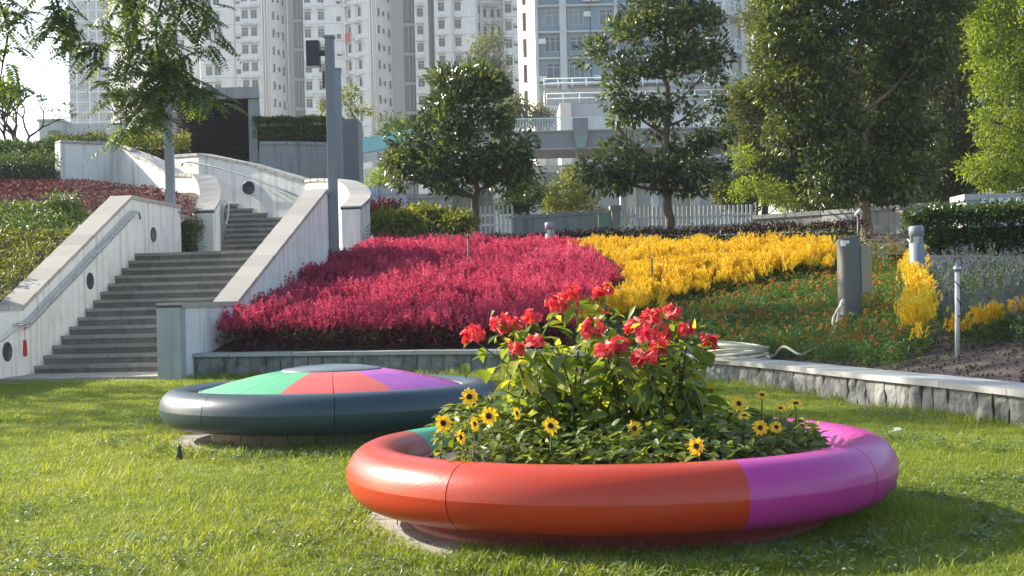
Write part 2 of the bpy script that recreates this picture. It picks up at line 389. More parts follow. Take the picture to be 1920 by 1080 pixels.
L_hedge = leaf_mat('hedge_leaf', [(0, (0.025, 0.055, 0.012)), (0.6, (0.06, 0.12, 0.02)), (1, (0.13, 0.19, 0.035))], 0.3, 0.4, spec=0.6)
L_slope = leaf_mat('slope_leaf', [(0, (0.045, 0.07, 0.014)), (0.6, (0.12, 0.15, 0.03)), (1, (0.26, 0.27, 0.07))], 0.36, 0.45)
L_yel = leaf_mat('yellow_green_leaf', [(0, (0.05, 0.075, 0.012)), (0.5, (0.14, 0.18, 0.02)), (1, (0.34, 0.33, 0.05))], 0.4, 0.45)
L_maroon = leaf_mat('maroon_leaf', [(0, (0.04, 0.018, 0.018)), (0.6, (0.11, 0.042, 0.042)), (1, (0.22, 0.10, 0.085))], 0.25, 0.65, spec=.25, tint=(1.5, 0.8, 0.7, 1))
L_purple = leaf_mat('dark_purple_leaf', [(0, (0.012, 0.009, 0.009)), (0.7, (0.034, 0.017, 0.018)), (1, (0.085, 0.036, 0.036))], 0.15, 0.8, spec=0.15, tint=(1.3, 0.9, 0.9, 1))
L_mus = leaf_mat('broad_soft_leaf', [(0, (0.075, 0.125, 0.028)), (0.5, (0.14, 0.21, 0.036)), (0.85, (0.25, 0.32, 0.05)), (1, (0.42, 0.43, 0.06))], 0.52, 0.45)
L_sun = leaf_mat('sunflower_leaf', [(0, (0.055, 0.095, 0.026)), (0.6, (0.14, 0.195, 0.04)), (1, (0.27, 0.31, 0.08))], 0.42, 0.5)
L_petal_red = leaf_mat('red_sepal', [(0, (0.50, 0.035, 0.05)), (0.6, (0.76, 0.075, 0.085)), (1, (0.88, 0.20, 0.18))], 0.38, 0.5, tint=(1.2, 0.5, 0.5, 1))
L_petal_y = leaf_mat('yellow_ray_petal', [(0, (0.80, 0.47, 0.008)), (1, (0.90, 0.68, 0.03))], 0.35, 0.5, tint=(1.0, 0.95, 0.5, 1))
L_disc = leaf_mat('dark_flower_disc', [(0, (0.02, 0.012, 0.006)), (1, (0.07, 0.035, 0.015))], 0, 0.9)
I_grass = leaf_mat('grass_blade', [(0, (0.075, 0.12, 0.014)), (0.35, (0.16, 0.22, 0.026)), (0.6, (0.25, 0.305, 0.04)), (0.8, (0.31, 0.34, 0.065)), (1, (0.46, 0.44, 0.18))], 0.48, 0.5, tint=(1.5, 1.4, 0.5, 1), inst=True)
I_weed = leaf_mat('lawn_weed', [(0, (0.07, 0.12, 0.03)), (1, (0.20, 0.26, 0.09))], 0.3, 0.45, inst=True)
I_celo = leaf_mat('pink_red_plume', [(0, (0.17, 0.012, 0.05)), (0.3, (0.42, 0.035, 0.105)), (0.6, (0.68, 0.085, 0.17)), (0.85, (0.82, 0.17, 0.26)), (1, (0.90, 0.36, 0.41))], 0.33, 0.6, tint=(1.1, 0.8, 0.9, 1), inst=True)
I_celo_lf = leaf_mat('plume_plant_leaf', [(0, (0.05, 0.008, 0.018)), (0.7, (0.14, 0.015, 0.035)), (1, (0.12, 0.07, 0.03))], 0.25, 0.55, tint=(1.3, 0.7, 0.7, 1), inst=True)
I_green2 = leaf_mat('plume_plant_green_leaf', [(0, (.04, .05, .015)), (.6, (.09, .10, .03)), (1, (.16, .13, .05))], .3, .55, inst=True)
I_yel = leaf_mat('golden_plume', [(0, (0.66, 0.38, 0.008)), (0.4, (0.84, 0.56, 0.016)), (0.7, (0.92, 0.68, 0.04)), (1, (0.94, 0.80, 0.16))], 0.3, 0.6, tint=(1.0, 0.95, 0.5, 1), inst=True)
I_green = leaf_mat('bedding_leaf', [(0, (0.035, 0.085, 0.02)), (0.6, (0.085, 0.165, 0.035)), (1, (0.19, 0.27, 0.055))], 0.35, 0.5, inst=True)
I_orange = leaf_mat('orange_pompom', [(0, (0.30, 0.09, 0.01)), (0.6, (0.52, 0.19, 0.02)), (1, (0.70, 0.36, 0.05))], 0.25, 0.6, tint=(1.1, 0.8, 0.5, 1), inst=True)
I_salvia = leaf_mat('grey_violet_spike', [(0, (0.06, 0.06, 0.09)), (0.6, (0.14, 0.14, 0.17)), (1, (0.28, 0.27, 0.29))], 0.2, 0.6, tint=(1, 1, 1.1, 1), inst=True)
I_salvia_lf = leaf_mat('grey_green_leaf', [(0, (0.045, 0.08, 0.03)), (0.6, (0.09, 0.145, 0.06)), (1, (0.17, 0.23, 0.10))], 0.3, 0.55, inst=True)

# ------------------------------------------------------------------ terrain
WALL = [(332, 19.6, .35), (345, 19.6, .35), (600, 19.5, .325), (900, 18.9, .315), (1150, 17.8, .28), (1388, 16.0, .225), (1510, 14.3, .225), (1649, 12.6, .235), (1812, 11.3, .227), (1920, 10.6, .215), (2100, 9.4, .21), (2300, 8.4, .205), (2560, 7.3, .2)]
WP = []
for px, Y, z in WALL:
    p = at(px, 600, Y); WP.append(Vector((p.x, p.y, z)))
WPS = smooth_path(WP, 12)
WA = np.array([(p.x, p.y, p.z) for p in WPS])
def ground_z(x, y):
    return float(np.interp(y, [4, 7, 11.3, 16, 20, 24], [-.115, -.10, -.07, -.045, 0.0, 0.02]))
def wall_dist(x, y):
    d = np.hypot(WA[:, 0] - x, WA[:, 1] - y); i = int(d.argmin()); return d[i], WA[i, 2]
def bed_z(x, y):
    d, z = wall_dist(x, y); d = max(d - 0.3, 0)
    d = min(d, 17); return z - 0.05 + 0.205 * d - 0.0048 * d * d
def behind_wall(x, y):
    if y < WA[-1, 1]: return x > WA[-1, 0]
    if x < 2.4: return y > np.interp(x, WA[:140, 0], WA[:140, 1])
    i = int(np.hypot(WA[:, 0] - x, WA[:, 1] - y).argmin()); i = min(max(i, 1), len(WA) - 2)
    t = WA[i + 1, :2] - WA[i - 1, :2]; return (t[0] * (y - WA[i, 1]) - t[1] * (x - WA[i, 0])) > 0
def grid_mesh(name, xs, ys, zf, mat, keep=None):
    nx, ny = len(xs), len(ys)
    V = np.array([(x, y, zf(x, y)) for y in ys for x in xs])
    Fq = []
    for j in range(ny - 1):
        for i in range(nx - 1):
            if keep is None or keep((xs[i] + xs[i + 1]) / 2, (ys[j] + ys[j + 1]) / 2):
                a = j * nx + i; Fq.append((a, a + 1, a + nx + 1, a + nx))
    return link(name, np_mesh(name, V, np.array(Fq), mat, smooth=True))
lawn = grid_mesh('lawn', np.linspace(-16, 16, 65), np.linspace(-3, 22, 51), lambda x, y: ground_z(x, y) - 0.004 + 0.012 * mnoise.noise(Vector((x * .7, y * .7, 0))), M_under,
                 keep=lambda x, y: not (behind_wall(x, y) and wall_dist(x, y)[0] > 0.6 and x > -4.8))
lawn['kind'] = 'structure'
gm = MB(); gm.box((-1500, -300, -1.2), (1500, 3000, -0.7)); setp(gm.build('ground', M_far), kind='structure')
# flower bed soil, one curved sheet from the wall back to the fences
ss = resample(WPS, 0.35); bV = []; bF = []
rows = [0.05, 0.3, 0.6, 1.0, 1.5, 2.2, 3.0, 4, 5, 6, 7, 8, 9, 10, 11, 12, 13, 14, 15]
def bed_n(i):
    a = ss[max(i - 2, 0)]; b = ss[min(i + 2, len(ss) - 1)]; t = (b - a); t.z = 0; t.normalize(); return Vector((-t.y, t.x, 0))
bed = grid_mesh('flower_bed_soil', np.linspace(-4.9, 14, 75), np.linspace(2, 36, 115),
                lambda x, y: (bed_z(x, y) + 0.03 * mnoise.noise(Vector((x * 3, y * 3, 0)))) if behind_wall(x, y) else min(ground_z(x, y) - 0.1, 0.0), M_soil,
                keep=lambda x, y: x < 14 and behind_wall(x, y) and wall_dist(x, y)[0] > 0.12 and x > -4.6 + 0.14 * (y - 20))
bed['kind'] = 'structure'
def left_z(x, y):
    return float(np.interp(y, [19, 21.5, 24, 30, 33, 36, 45], [0.35, 0.75, 1.5, 3.0, 3.75, 4.2, 4.6]))
hill = grid_mesh('planted_slope', np.linspace(-26, -5.2, 50), np.linspace(19, 45, 50),
                 lambda x, y: left_z(x, y), M_soil,
                 keep=lambda x, y: x < -7.95 + 0.088 * (y - 21.6) if y < 29.3 else (x < -7.05 if y < 33 else x < -8.6))
hill['kind'] = 'structure'

# ------------------------------------------------------------------ stairs and parapet walls
def offsets(path):
    n = len(path); out = []
    for i in range(n):
        a = path[max(i - 1, 0)]; b = path[min(i + 1, n - 1)]; t = Vector((b.x - a.x, b.y - a.y, 0)); t.normalize(); out.append(Vector((t.y, -t.x, 0)))
    return out          # to the right of the walking direction
def strip(mb, path, offs, l, r, zlo, zhi, mi=0):
    """Solid band along a path between side offsets l and r; zlo and zhi are heights (lists)."""
    n = len(path); vs = []
    for p, o, a, b in zip(path, offs, zlo, zhi):
        L_ = p + o * l; R_ = p + o * r
        vs += [(L_.x, L_.y, a), (R_.x, R_.y, a), (R_.x, R_.y, b), (L_.x, L_.y, b)]
    fs = [(0, 1, 2, 3), tuple(4 * (n - 1) + k for k in (3, 2, 1, 0))]
    for i in range(n - 1):
        for k in range(4): fs.append((4 * i + k, 4 * i + 4 + k, 4 * i + 4 + (k + 1) % 4, 4 * i + (k + 1) % 4))
    mb.add(vs, fs, mi)
def parapet(name, label, path, th, zb, step=0.45, over=0.03, ct=0.075, side=0.0, mat=None, cmat=None, body_name='wall_body', cat='wall', group=None):
    """Rendered wall along path (points on its inner edge, z = top of the coping), thickness th to the right, coping in stones."""
    path = [Vector(p) for p in path]; t = thing(name, label, cat, (path[0].x, path[0].y, zb[0]), group)
    o = offsets(path); mb = MB()
    strip(mb, path, o, side, side + th, list(zb), [p.z - ct for p in path]); mb.build(body_name, mat or M_wall, t)
    mm = MB(); sg = 1 if th > 0 else -1; strip(mm, path, o, side - over * sg * .8, side + th + over * sg * .8, [p.z - ct + .003 for p in path], [p.z - .034 for p in path]); mm.build('mortar_bed', M_dark, t)
    cs = []
    L = [0]
    for a, b in zip(path, path[1:]): L.append(L[-1] + (b - a).length)
    # corners of the path stay joints between stones
    corners = [0] + [i for i in range(1, len(path) - 1) if (path[i] - path[i - 1]).angle(path[i + 1] - path[i]) > R(12)] + [len(path) - 1]
    for a, b in zip(corners, corners[1:]):
        seg = path[a:b + 1]; so = o[a:b + 1]
        pts = resample(seg, step)
        ob = []
        for p in pts:
            j = min(range(len(seg)), key=lambda k: (seg[k] - p).length)
            ob.append(so[j])
        if len(seg) == 2: ob = [so[0].lerp(so[1], k / max(len(pts) - 1, 1)).normalized() for k in range(len(pts))]
        for i in range(len(pts) - 1):
            p, q = pts[i], pts[i + 1]; g = (q - p).normalized() * (0.010 if p.y < 28 else 0.014)
            m = MB(); sg = 1 if th > 0 else -1; strip(m, [p + g, q - g], [ob[i], ob[i + 1]], side - over * sg, side + th + over * sg, [p.z - ct, q.z - ct], [p.z + random.uniform(-.002, .002), q.z])
            cs.append(m.build('coping_stone', cmat or M_coping, t))
    return t
S0 = Vector((-7.476, 21.622, 0)); du = Vector((math.sin(.088), math.cos(.088), 0)); dv = Vector((math.cos(.088), -math.sin(.088), 0))
def stair_pt(u, v, z=0): return S0 + du * u + dv * v + Vector((0, 0, z))

def flight(name, label, n, rise, frame, left, right, z0, u0, tread, blk):
    t = thing(name, label, 'stairs', frame(u0, 0, z0))
    for k in range(1, n + 1):
        u = u0 + (k - 1) * tread; zt = z0 + rise * k; l = left(k); r = right(k)
        m = MB(); q = [frame(u + .03, l, 0), frame(u + .03, r, 0), frame(u + tread + .25, r, 0), frame(u + tread + .25, l, 0)]
        m.prism([(p.x, p.y) for p in q], zt - rise - .25, zt - .012); st = m.build('step', M_core, t)
        v = l + random.uniform(-blk * .6, 0)
        while v < r:
            a = max(v, l) + .003; w = blk * random.uniform(.8, 1.2); b = min(v + w, r) - .003
            if b - a > .05:
                mb = MB()
                du_ = random.uniform(-.004, .004)
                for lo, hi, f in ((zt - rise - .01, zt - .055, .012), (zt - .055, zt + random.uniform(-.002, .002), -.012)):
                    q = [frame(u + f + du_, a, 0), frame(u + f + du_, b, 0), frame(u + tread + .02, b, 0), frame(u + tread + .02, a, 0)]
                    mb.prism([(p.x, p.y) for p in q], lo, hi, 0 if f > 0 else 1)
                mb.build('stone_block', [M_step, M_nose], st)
            v += w
    return t
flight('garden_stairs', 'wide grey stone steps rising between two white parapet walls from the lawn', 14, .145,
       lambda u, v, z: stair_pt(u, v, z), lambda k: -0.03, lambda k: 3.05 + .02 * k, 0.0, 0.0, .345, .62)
# landing between the two flights
lm = MB(); q = [stair_pt(4.7, -.5), stair_pt(4.7, 3.6), stair_pt(11.5, 3.9), stair_pt(11.5, -.5)]
lm.prism([(p.x, p.y) for p in q], 1.2, 2.026); setp(lm.build('landing_pavement', M_step), kind='structure')
# upper flight, turning left
UF = at(413, 470, 32.5); uo = Vector((UF.x, UF.y, 0))
def upper(u, v, z):
    a = 0.10 - 0.075 * max(u, 0); d = Vector((math.sin(a), math.cos(a), 0)); e = Vector((d.y, -d.x, 0)); return uo + d * u + e * v + Vector((0, 0, z))
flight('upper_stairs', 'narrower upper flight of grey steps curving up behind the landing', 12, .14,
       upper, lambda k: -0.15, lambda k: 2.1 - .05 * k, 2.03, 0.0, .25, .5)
# lower left parapet: level end, sloped run, level run on the landing
kz = 1.085
pl = [stair_pt(-5.2, 0, kz), stair_pt(-.42, 0, kz), stair_pt(4.35, 0, 3.115), stair_pt(7.2, 0, 3.115)]
wl_ = parapet('stair_parapet_wall', 'white parapet wall with handrail and round step lights left of the lower steps', [(p.x, p.y, p.z) for p in pl], -.36, [-.15, -.15, -.15, 1.5], .5)
# lower right parapet
rp = []
for (px, py, Y) in ((296, 561, 19.35), (402, 571, 21.0), (577, 355, 25.9), (590, 359, 27.6)):
    p = at(px, py, Y); rp.append(p)
rp[0].z = rp[1].z = 1.07; rp[3].z = rp[2].z
wr_ = parapet('stair_parapet_wall', 'white parapet wall between the lower steps and the pink flower bed', rp, .34, [-.12, -.12, .6, 1.4], .5)
mb = MB(); a = rp[0]; d_ = (rp[1] - rp[0]); d_.z = 0; d_.normalize(); s_ = Vector((d_.y, -d_.x, 0))
q = [a + s_ * (-.012) - d_ * .03, a + s_ * .352 - d_ * .03, a + s_ * .352 + d_ * .12, a + s_ * (-.012) + d_ * .12]
mb.prism([(p.x, p.y) for p in q], -.12, a.z - .076); mb.build('end_pillar', M_pillar, wr_)
# upper right curved parapet
up_r = [at(*c) for c in ((640, 387, 30.0), (655, 373, 30.6), (657, 358, 31.3), (646, 345, 32.0), (628, 337, 32.7), (600, 334, 33.3), (571, 337, 33.9))]
sp = smooth_path(up_r, 4) + [at(470, 306, 34.8), at(372, 287, 35.6), at(326, 290, 36.4)]
wu_ = parapet('curved_parapet_wall', 'curving white wall along the right of the upper steps, with a long handrail', sp, .42, [1.3] * len(sp), .33)
# upper left curved parapet
up_l = [at(*c) for c in ((399, 393, 30.6), (411, 371, 31.4), (409, 346, 32.3), (396, 328, 33.0), (372, 327, 33.5), (345, 325, 33.9))]
sp2 = smooth_path(up_l, 4) + [at(300, 297, 34.9), at(228, 270, 36.2)]
e = at(103, 276, 35.2); e.z = sp2[-1].z - .02; sp2.append(e)
wul = parapet('curved_parapet_wall', 'white wall with S-shaped coping left of the upper steps, behind the maroon ground cover', sp2, -.42, [1.6] * len(sp2), .40)

def plate(parent, c, nrm, r, name='wall_light'):
    """Round recessed step light: a dark grille plate with a rim and a bar."""
    M_ = Matrix.Translation(c) @ nrm.to_track_quat('Z', 'Y').to_matrix().to_4x4()
    m = MB(); m.lathe([(0, .012), (r * .82, .012), (r * .86, .02), (r, .016), (r, -.03)], 24)
    for k in (-1, 0, 1): m.box((-r * .75, k * r * .35 - .008, .012), (r * .75, k * r * .35 + .008, .02))
    m.v = [M_ @ v for v in m.v]
    m.build(name, M_dark, parent)
def on_left(u, z, off=.0): return stair_pt(u, off, z)
def solve_left(px, py):
    best = min((abs(project(stair_pt(u, 0, 1))[0] - px), u) for u in np.linspace(-3, 7.2, 400))[1]
    z = min((abs(project(stair_pt(best, 0, zz))[1] - py), zz) for zz in np.linspace(-.2, 4, 600))[1]
    return best, z
for px, py in ((12, 659), (169, 527), (290, 440)):
    u, z = solve_left(px, py); plate(wl_, stair_pt(u, .002, z), dv, .145)
def rail(parent, pts, nrm, brk, name='handrail', r=.022):
    m = MB(); m.tube(pts, r, 10); h = m.build(name, M_steel, parent)
    for p in brk:
        b = MB(); b.tube([Vector(p) + Vector((0, 0, -.02)), Vector(p) + Vector((0, 0, -.09)), Vector(p) + Vector((0, 0, -.10)) - nrm * .09], .009, 6)
        b.lathe([(0, .0), (.03, .0), (.03, .01), (0, .01)], 12, c=Vector(p) + Vector((0, 0, -.10)) - nrm * .085); b.build('bracket', M_steel, h)
    return h
ru = np.linspace(-.35, 4.15, 12)
pts = [stair_pt(-.75, .085, .80), stair_pt(-.5, .085, .80)] + [stair_pt(u, .085, .80 + (u + .4) * .4265) for u in ru] + [stair_pt(4.3, .085, 2.80), stair_pt(4.55, .085, 2.80), stair_pt(4.58, .085, 2.68)]
rail(wl_, pts, dv, [stair_pt(u, .085, .80 + (u + .4) * .4265) for u in (-.3, .6, 1.5, 2.4, 3.3, 4.1)])
# second, lower tube of the rail just under it
m = MB(); m.tube([p + Vector((0, 0, -.075)) for p in pts[1:-2]], .016, 8); m.build('lower_rail', M_steel, wl_)
# far wall handrail, and its plate
i0 = [at(347, 312, 35.82), at(350, 305, 35.78), at(362, 304, 35.7), at(420, 316, 35.2), at(480, 335, 34.7), at(530, 354, 34.3), at(565, 369, 33.95)]
of = offsets(up_r)
far = [p + Vector((-.06, -.12, 0)) for p in i0]
rail(wu_, far, Vector((-.3, -.95, 0)), [far[2], far[4], far[5]])
plate(wu_, at(466, 352, 34.80), Vector((-.30, -.95, 0)), .17)
i1 = [at(415, 398, 30.9), at(420, 380, 31.3), at(421, 362, 32.0), at(412, 350, 32.6)]
rail(wul, [p + Vector((.09, 0, -.28)) for p in i1] , Vector((1, 0, 0)), [i1[0] + Vector((.09, 0, -.28)), i1[2] + Vector((.09, 0, -.28))])
i2 = [at(640, 408, 30.3), at(622, 384, 31.4), at(600, 372, 32.6)]
rail(wu_, [p + Vector((-.09, 0, -.05)) for p in i2], Vector((-1, 0, 0)), [i2[1] + Vector((-.09, 0, -.05))])
# rope with a red tag tied to the lower rail
a = stair_pt(-.62, .085, .78); b = stair_pt(-2.6, .10, .42)
m = MB(); m.tube([a.lerp(b, t) + Vector((0, 0, -.10 * math.sin(math.pi * t))) for t in np.linspace(0, 1, 10)], .009, 6)
setp(m.build('barrier_rope', M_stem), 'thin rope tied off the low end of the left handrail', 'rope')
bpy.data.objects['barrier_rope'].data.materials[0] = M_conc
m = MB(); c = stair_pt(-.52, .095, .76); m.tube([c, c + Vector((.0, 0, -.2))], .004, 5)
m.add([c + Vector((x, y, z)) for z, w in ((-.2, .025), (-.42, .035), (-.45, .02)) for x, y in ((-w, -.006), (w, -.006), (w, .006), (-w, .006))],
      [(0, 1, 2, 3)] + [(4 * i + k, 4 * i + (k + 1) % 4, 4 * i + 4 + (k + 1) % 4, 4 * i + 4 + k) for i in range(2) for k in range(4)] + [(11, 10, 9, 8)])
setp(m.build('hanging_tag', M_red_plastic), 'small red tag hanging on a string from the low end of the handrail', 'tag')

# paving at the foot of the steps
pv = thing('foot_paving', 'strip of grey paving stones at the foot of the steps', 'paving', (-7, 20.8, 0)); pv['kind'] = 'structure'
for i in range(16):
    for j in range(4):
        u = -1.35 + j * .34; v = -.9 + i * .26 + (j % 2) * .13
        if v > 2.55 + .5 * j * .3: continue
        m = MB(); q = [stair_pt(u, v), stair_pt(u, v + .252), stair_pt(u + .332, v + .252), stair_pt(u + .332, v)]
        z = random.uniform(.0, .006) + .012 + ground_z(0, q[0].y)
        m.prism([(p.x, p.y) for p in q], z - .06, z); m.build('paver', M_paver, pv)

# ------------------------------------------------------------------ retaining wall of split stones with a pale cap
rw = thing('retaining_wall', 'curved low retaining wall of split grey stones with a pale cap along the flower beds', 'wall', (WPS[0].x, WPS[0].y, 0))
wpts = resample(WPS, .20); wo = offsets(wpts)
cm = MB(); strip(cm, wpts, wo, -.32, -.10, [-.2] * len(wpts), [p.z - .055 for p in wpts]); cm.build('wall_core', M_rock, rw)
for i in range(len(wpts) - 1):
    a, b = wpts[i], wpts[i + 1]; oa, ob = wo[i], wo[i + 1]
    if a.x > 4.6: break
    g = (b - a) * random.uniform(.008, .022); nx, nz = 5, 6; vs = []
    zb = min(ground_z(a.x, a.y), 0) - .1
    base = random.uniform(-.007, .007); tx = random.uniform(-.014, .014)
    for jz in range(nz):
        for jx in range(nx):
            fx = jx / (nx - 1); fz = jz / (nz - 1)
            p = (a + g).lerp(b - g, fx); off = oa.lerp(ob, fx)
            edge = .018 if (jx in (0, nx - 1) or jz == nz - 1) else 0
            dpt = base + tx * (fx - .5) + .030 * mnoise.noise(Vector((i * 3.1 + fx * 1.6, fz * 2.2, i * .7))) + random.uniform(-.007, .007) - edge
            q = p + off * dpt; vs.append((q.x, q.y, zb + (a.z - .057 - zb) * fz))
    k0 = len(vs)
    for p, off in ((a + g, oa), (b - g, ob)):
        q = p - off * .12; vs += [(q.x, q.y, zb), (q.x, q.y, a.z - .057)]
    fs = [(jz * nx + jx, jz * nx + jx + 1, (jz + 1) * nx + jx + 1, (jz + 1) * nx + jx) for jz in range(nz - 1) for jx in range(nx - 1)]
    fs += [tuple(jz * nx for jz in range(nz)) + (k0 + 1, k0), tuple(jz * nx + nx - 1 for jz in reversed(range(nz))) + (k0 + 2, k0 + 3), tuple(range((nz - 1) * nx, nz * nx)) + (k0 + 3, k0 + 1)]
    m = MB(); m.add(vs, fs); m.build('stone', M_rock, rw)
cpts = resample(WPS, .9); co = offsets(cpts)
for i in range(len(cpts) - 1):
    a, b = cpts[i], cpts[i + 1]
    if a.x > 4.6: break
    g = (b - a).normalized() * .004; md = (a + g).lerp(b - g, .5)
    j = min(range(len(WPS)), key=lambda k: (WPS[k] - md).length); 
    m = MB(); strip(m, [a + g, b - g], [co[i], co[i + 1]], -.43, .035, [a.z - .053, b.z - .053], [a.z + random.uniform(-.003, .003), b.z])
    m.build('cap_stone', M_cap, rw)

# ------------------------------------------------------------------ ring planter and domed bench
def torus_prof(Rr, r, h, n=30):
    return [(Rr + r * math.cos(a), h + r * math.sin(a)) for a in np.linspace(0, 2 * math.pi, n + 1)]
def seam_angles(a0, a1, extra, step=2.5):
    A = list(np.linspace(a0, a1, max(2, int(abs(a1 - a0) / step) + 1)))
    for e in extra:
        for k in (-360, 0, 360):
            if a0 < e + k < a1: A.append(e + k)
    return [R(a) for a in sorted(A)]
def ring_segments(parent, c, Rr, r, h, seams, marks, pick, mats, gap=.12):
    for a0, a1 in zip(seams, seams[1:] + [seams[0] + 360]):
        A = seam_angles(a0 + gap, a1 - gap, marks); m = MB()
        m.lathe(torus_prof(Rr, r, h), angs=A, c=c, mif=pick)
        for a, rev in ((A[0], False), (A[-1], True)):
            vs = [Vector(c) + Vector((p[0] * math.cos(a), p[0] * math.sin(a), p[1])) for p in torus_prof(Rr, r, h)[:-1]]
            f = tuple(range(len(vs))); m.add(vs, [f[::-1] if rev else f], pick((A[0] + A[1]) / 2 if not rev else (A[-1] + A[-2]) / 2))
        m.build('ring_segment', mats, parent)
C1 = Vector((.517, 7.025, 0)); gz1 = ground_z(0, 7.0)
rp1 = thing('ring_planter', 'large ring-shaped planter seat painted orange-red, green and magenta, nearest on the lawn', 'planter', (C1.x, C1.y, gz1))
def pick1(a):
    d = math.degrees(a) % 360
    if 155 <= d < 289: return 0          # orange red
    if 62 <= d < 155: return 1           # green
    return 2                             # magenta
seams8 = [-127 + 45 * k for k in range(8)]
ring_segments(rp1, C1, 1.218, .151, .160, [a for a in seams8 if a != -82], [155, 289, 62], pick1, [P_red, P_green, P_mag])
m = MB(); m.lathe([(1.0, gz1 - .05), (1.06, gz1), (1.06, gz1 + .045), (1.03, gz1 + .05), (1.03, .03), (1.12, .06), (1.12, .2), (1.0, .2)], 72, c=C1); m.build('base_drum', P_base, rp1)
m = MB(); m.lathe([(0, .235), (.5, .225), (1.09, .19)], 48, c=C1); m.build('planter_soil', M_soil, rp1)
C2 = Vector((-1.49, 11.337, 0)); gz2 = ground_z(0, 11.3)
rp2 = thing('domed_bench', 'round dark slate ring bench with a dome painted green, red and violet', 'bench', (C2.x, C2.y, gz2))
ring_segments(rp2, C2, 1.226, .151, .207, seams8, [], lambda a: 0, [P_slate])
marks2 = [-105.6 + 50.7 * k for k in range(7)] + [-5 + 360 - 360 * 0]
def pick2(a):
    d = (math.degrees(a) + 156.3) % 360
    return [0, 1, 2, 3, 0, 1, 0, 0][min(int(d / 50.7), 7)]
marks2 = [-156.3 + 50.7 * k for k in range(8)]
dome = [(1.065, .285), (1.06, .318), (1.04, .328), (.83, .388), (.62, .435), (.425, .470), (.40, .455)]
for a0 in seams8:
    A = seam_angles(a0 + .16, a0 + 45 - .16, marks2); m = MB(); m.lathe(dome, angs=A, c=C2, mif=pick2)
    m.build('dome_panel', [P_mint, P_pink, P_violet, P_mag], rp2)
m = MB(); m.tube([C2 + Vector((1.060 * math.cos(a), 1.060 * math.sin(a), .321)) for a in np.linspace(0, 2 * math.pi, 121)[:-1]], .007, 6, closed=True); m.build('dome_rim', solid('pale_filler', (.45, .42, .38), .7, .2, 20), rp2)
m = MB(); m.lathe([(.408, .445), (.408, .474), (.39, .482), (.25, .502), (.1, .512), (0, .514)], 48, c=C2); m.build('dome_cap', P_grey, rp2)
m = MB(); m.lathe([(1.05, .15), (1.05, .305), (0, .42)], 48, c=C2); m.build('dome_core', M_dark, rp2)
m = MB(); m.lathe([(.93, gz2 - .05), (.93, .06), (1.0, .09), (1.1, .10)], 64, c=C2); m.build('base_drum', M_dark, rp2)
for k in range(28):
    a0 = 2 * math.pi * k / 28; m = MB()
    m.lathe([(.935, gz2 - .06), (.975, gz2 - .06), (.975, gz2 + .105), (.935, gz2 + .105)], angs=list(np.linspace(a0 + .004, a0 + 2 * math.pi / 28 - .004, 4)), c=C2, smooth=False)
    m.build('drum_tile', M_drum, rp2)
for C_, r_, g_ in ((C1, 1.30, gz1), (C2, 1.30, gz2)):
    t = thing('round_paving', 'ring of pale paving under the %s' % ('ring planter' if C_ is C1 else 'domed bench'), 'paving', (C_.x, C_.y, g_)); t['kind'] = 'structure'
    for k in range(20):
        a0 = 2 * math.pi * k / 20; m = MB()
        for ra, rb in ((.85, 1.12), (1.126, r_)):
            m.lathe([(ra, g_ - .03), (ra, g_ + .014 + .002 * random.random()), (rb, g_ + .014 + .002 * random.random()), (rb, g_ - .03)], angs=list(np.linspace(a0 + .003, a0 + math.pi / 10 - .003, 5)), c=C_, smooth=False)
        m.build('paver', M_paver, t)

# ------------------------------------------------------------------ red-flowered shrubs in the ring planter
def leaf_blade(name, mat, ln=.10, wd=.05):
    """A broad pointed leaf with a folded midrib and drooping tip, along +X."""
    xs = [0, .18, .42, .68, .88, 1.0]; ws = [.06, .75, 1.0, .72, .3, 0.0]; V = []; Fq = []
    for x, w in zip(xs, ws):
        z = -.28 * x * x * ln
        V += [(x * ln, -w * wd / 2, z + .12 * w * wd), (x * ln, 0, z), (x * ln, w * wd / 2, z + .12 * w * wd)]
    for i in range(5):
        a = 3 * i; Fq += [(a, a + 3, a + 4, a + 1), (a + 1, a + 4, a + 5, a + 2)]
    out = []
    for k in range(5):
        out.append(np_mesh('%s_blade' % name, np.array(V), np.array(Fq), mat, np.full(len(Fq), [.1, .35, .55, .75, .97][k]), smooth=True))
    return out
mus_leaves = leaf_blade('broad_leaf', L_mus, .112, .057)
def bloom_mesh(seed, n=24, rad=.040):
    """Hanging cluster of crumpled red sepals."""
    r_ = np.random.default_rng(seed); V = []; Fq = []; at_ = []
    for i in range(n):
        d = r_.normal(size=3); d[2] *= .7; d /= np.linalg.norm(d); s = np.cross(d, r_.normal(size=3)); s /= np.linalg.norm(s); u = np.cross(d, s)
        c = d * rad * r_.uniform(.25, .7); L_ = rad * r_.uniform(.7, 1.1); W_ = L_ * 1.05; b = len(V)
        bend = np.array([0, 0, -L_ * .35])
        for t, w, k in ((0, .3, 0), (.35, .95, .1), (.7, 1, .45), (1, .62, 1)):
            for sg in (-1, 0, 1):
                V.append(c + d * L_ * t * .6 + u * L_ * t * .5 + s * W_ * w * .5 * sg + bend * k + u * abs(sg) * L_ * .12 + r_.normal(size=3) * .0025)
        for j in range(3):
            for q in range(2):
                a = b + 3 * j + q; Fq.append((a, a + 3, a + 4, a + 1)); at_.append(r_.uniform(0, 1))
    return np_mesh('sepal_cluster', np.array(V), np.array(Fq), L_petal_red, at_, smooth=True)
blooms = [bloom_mesh(s) for s in range(5)]
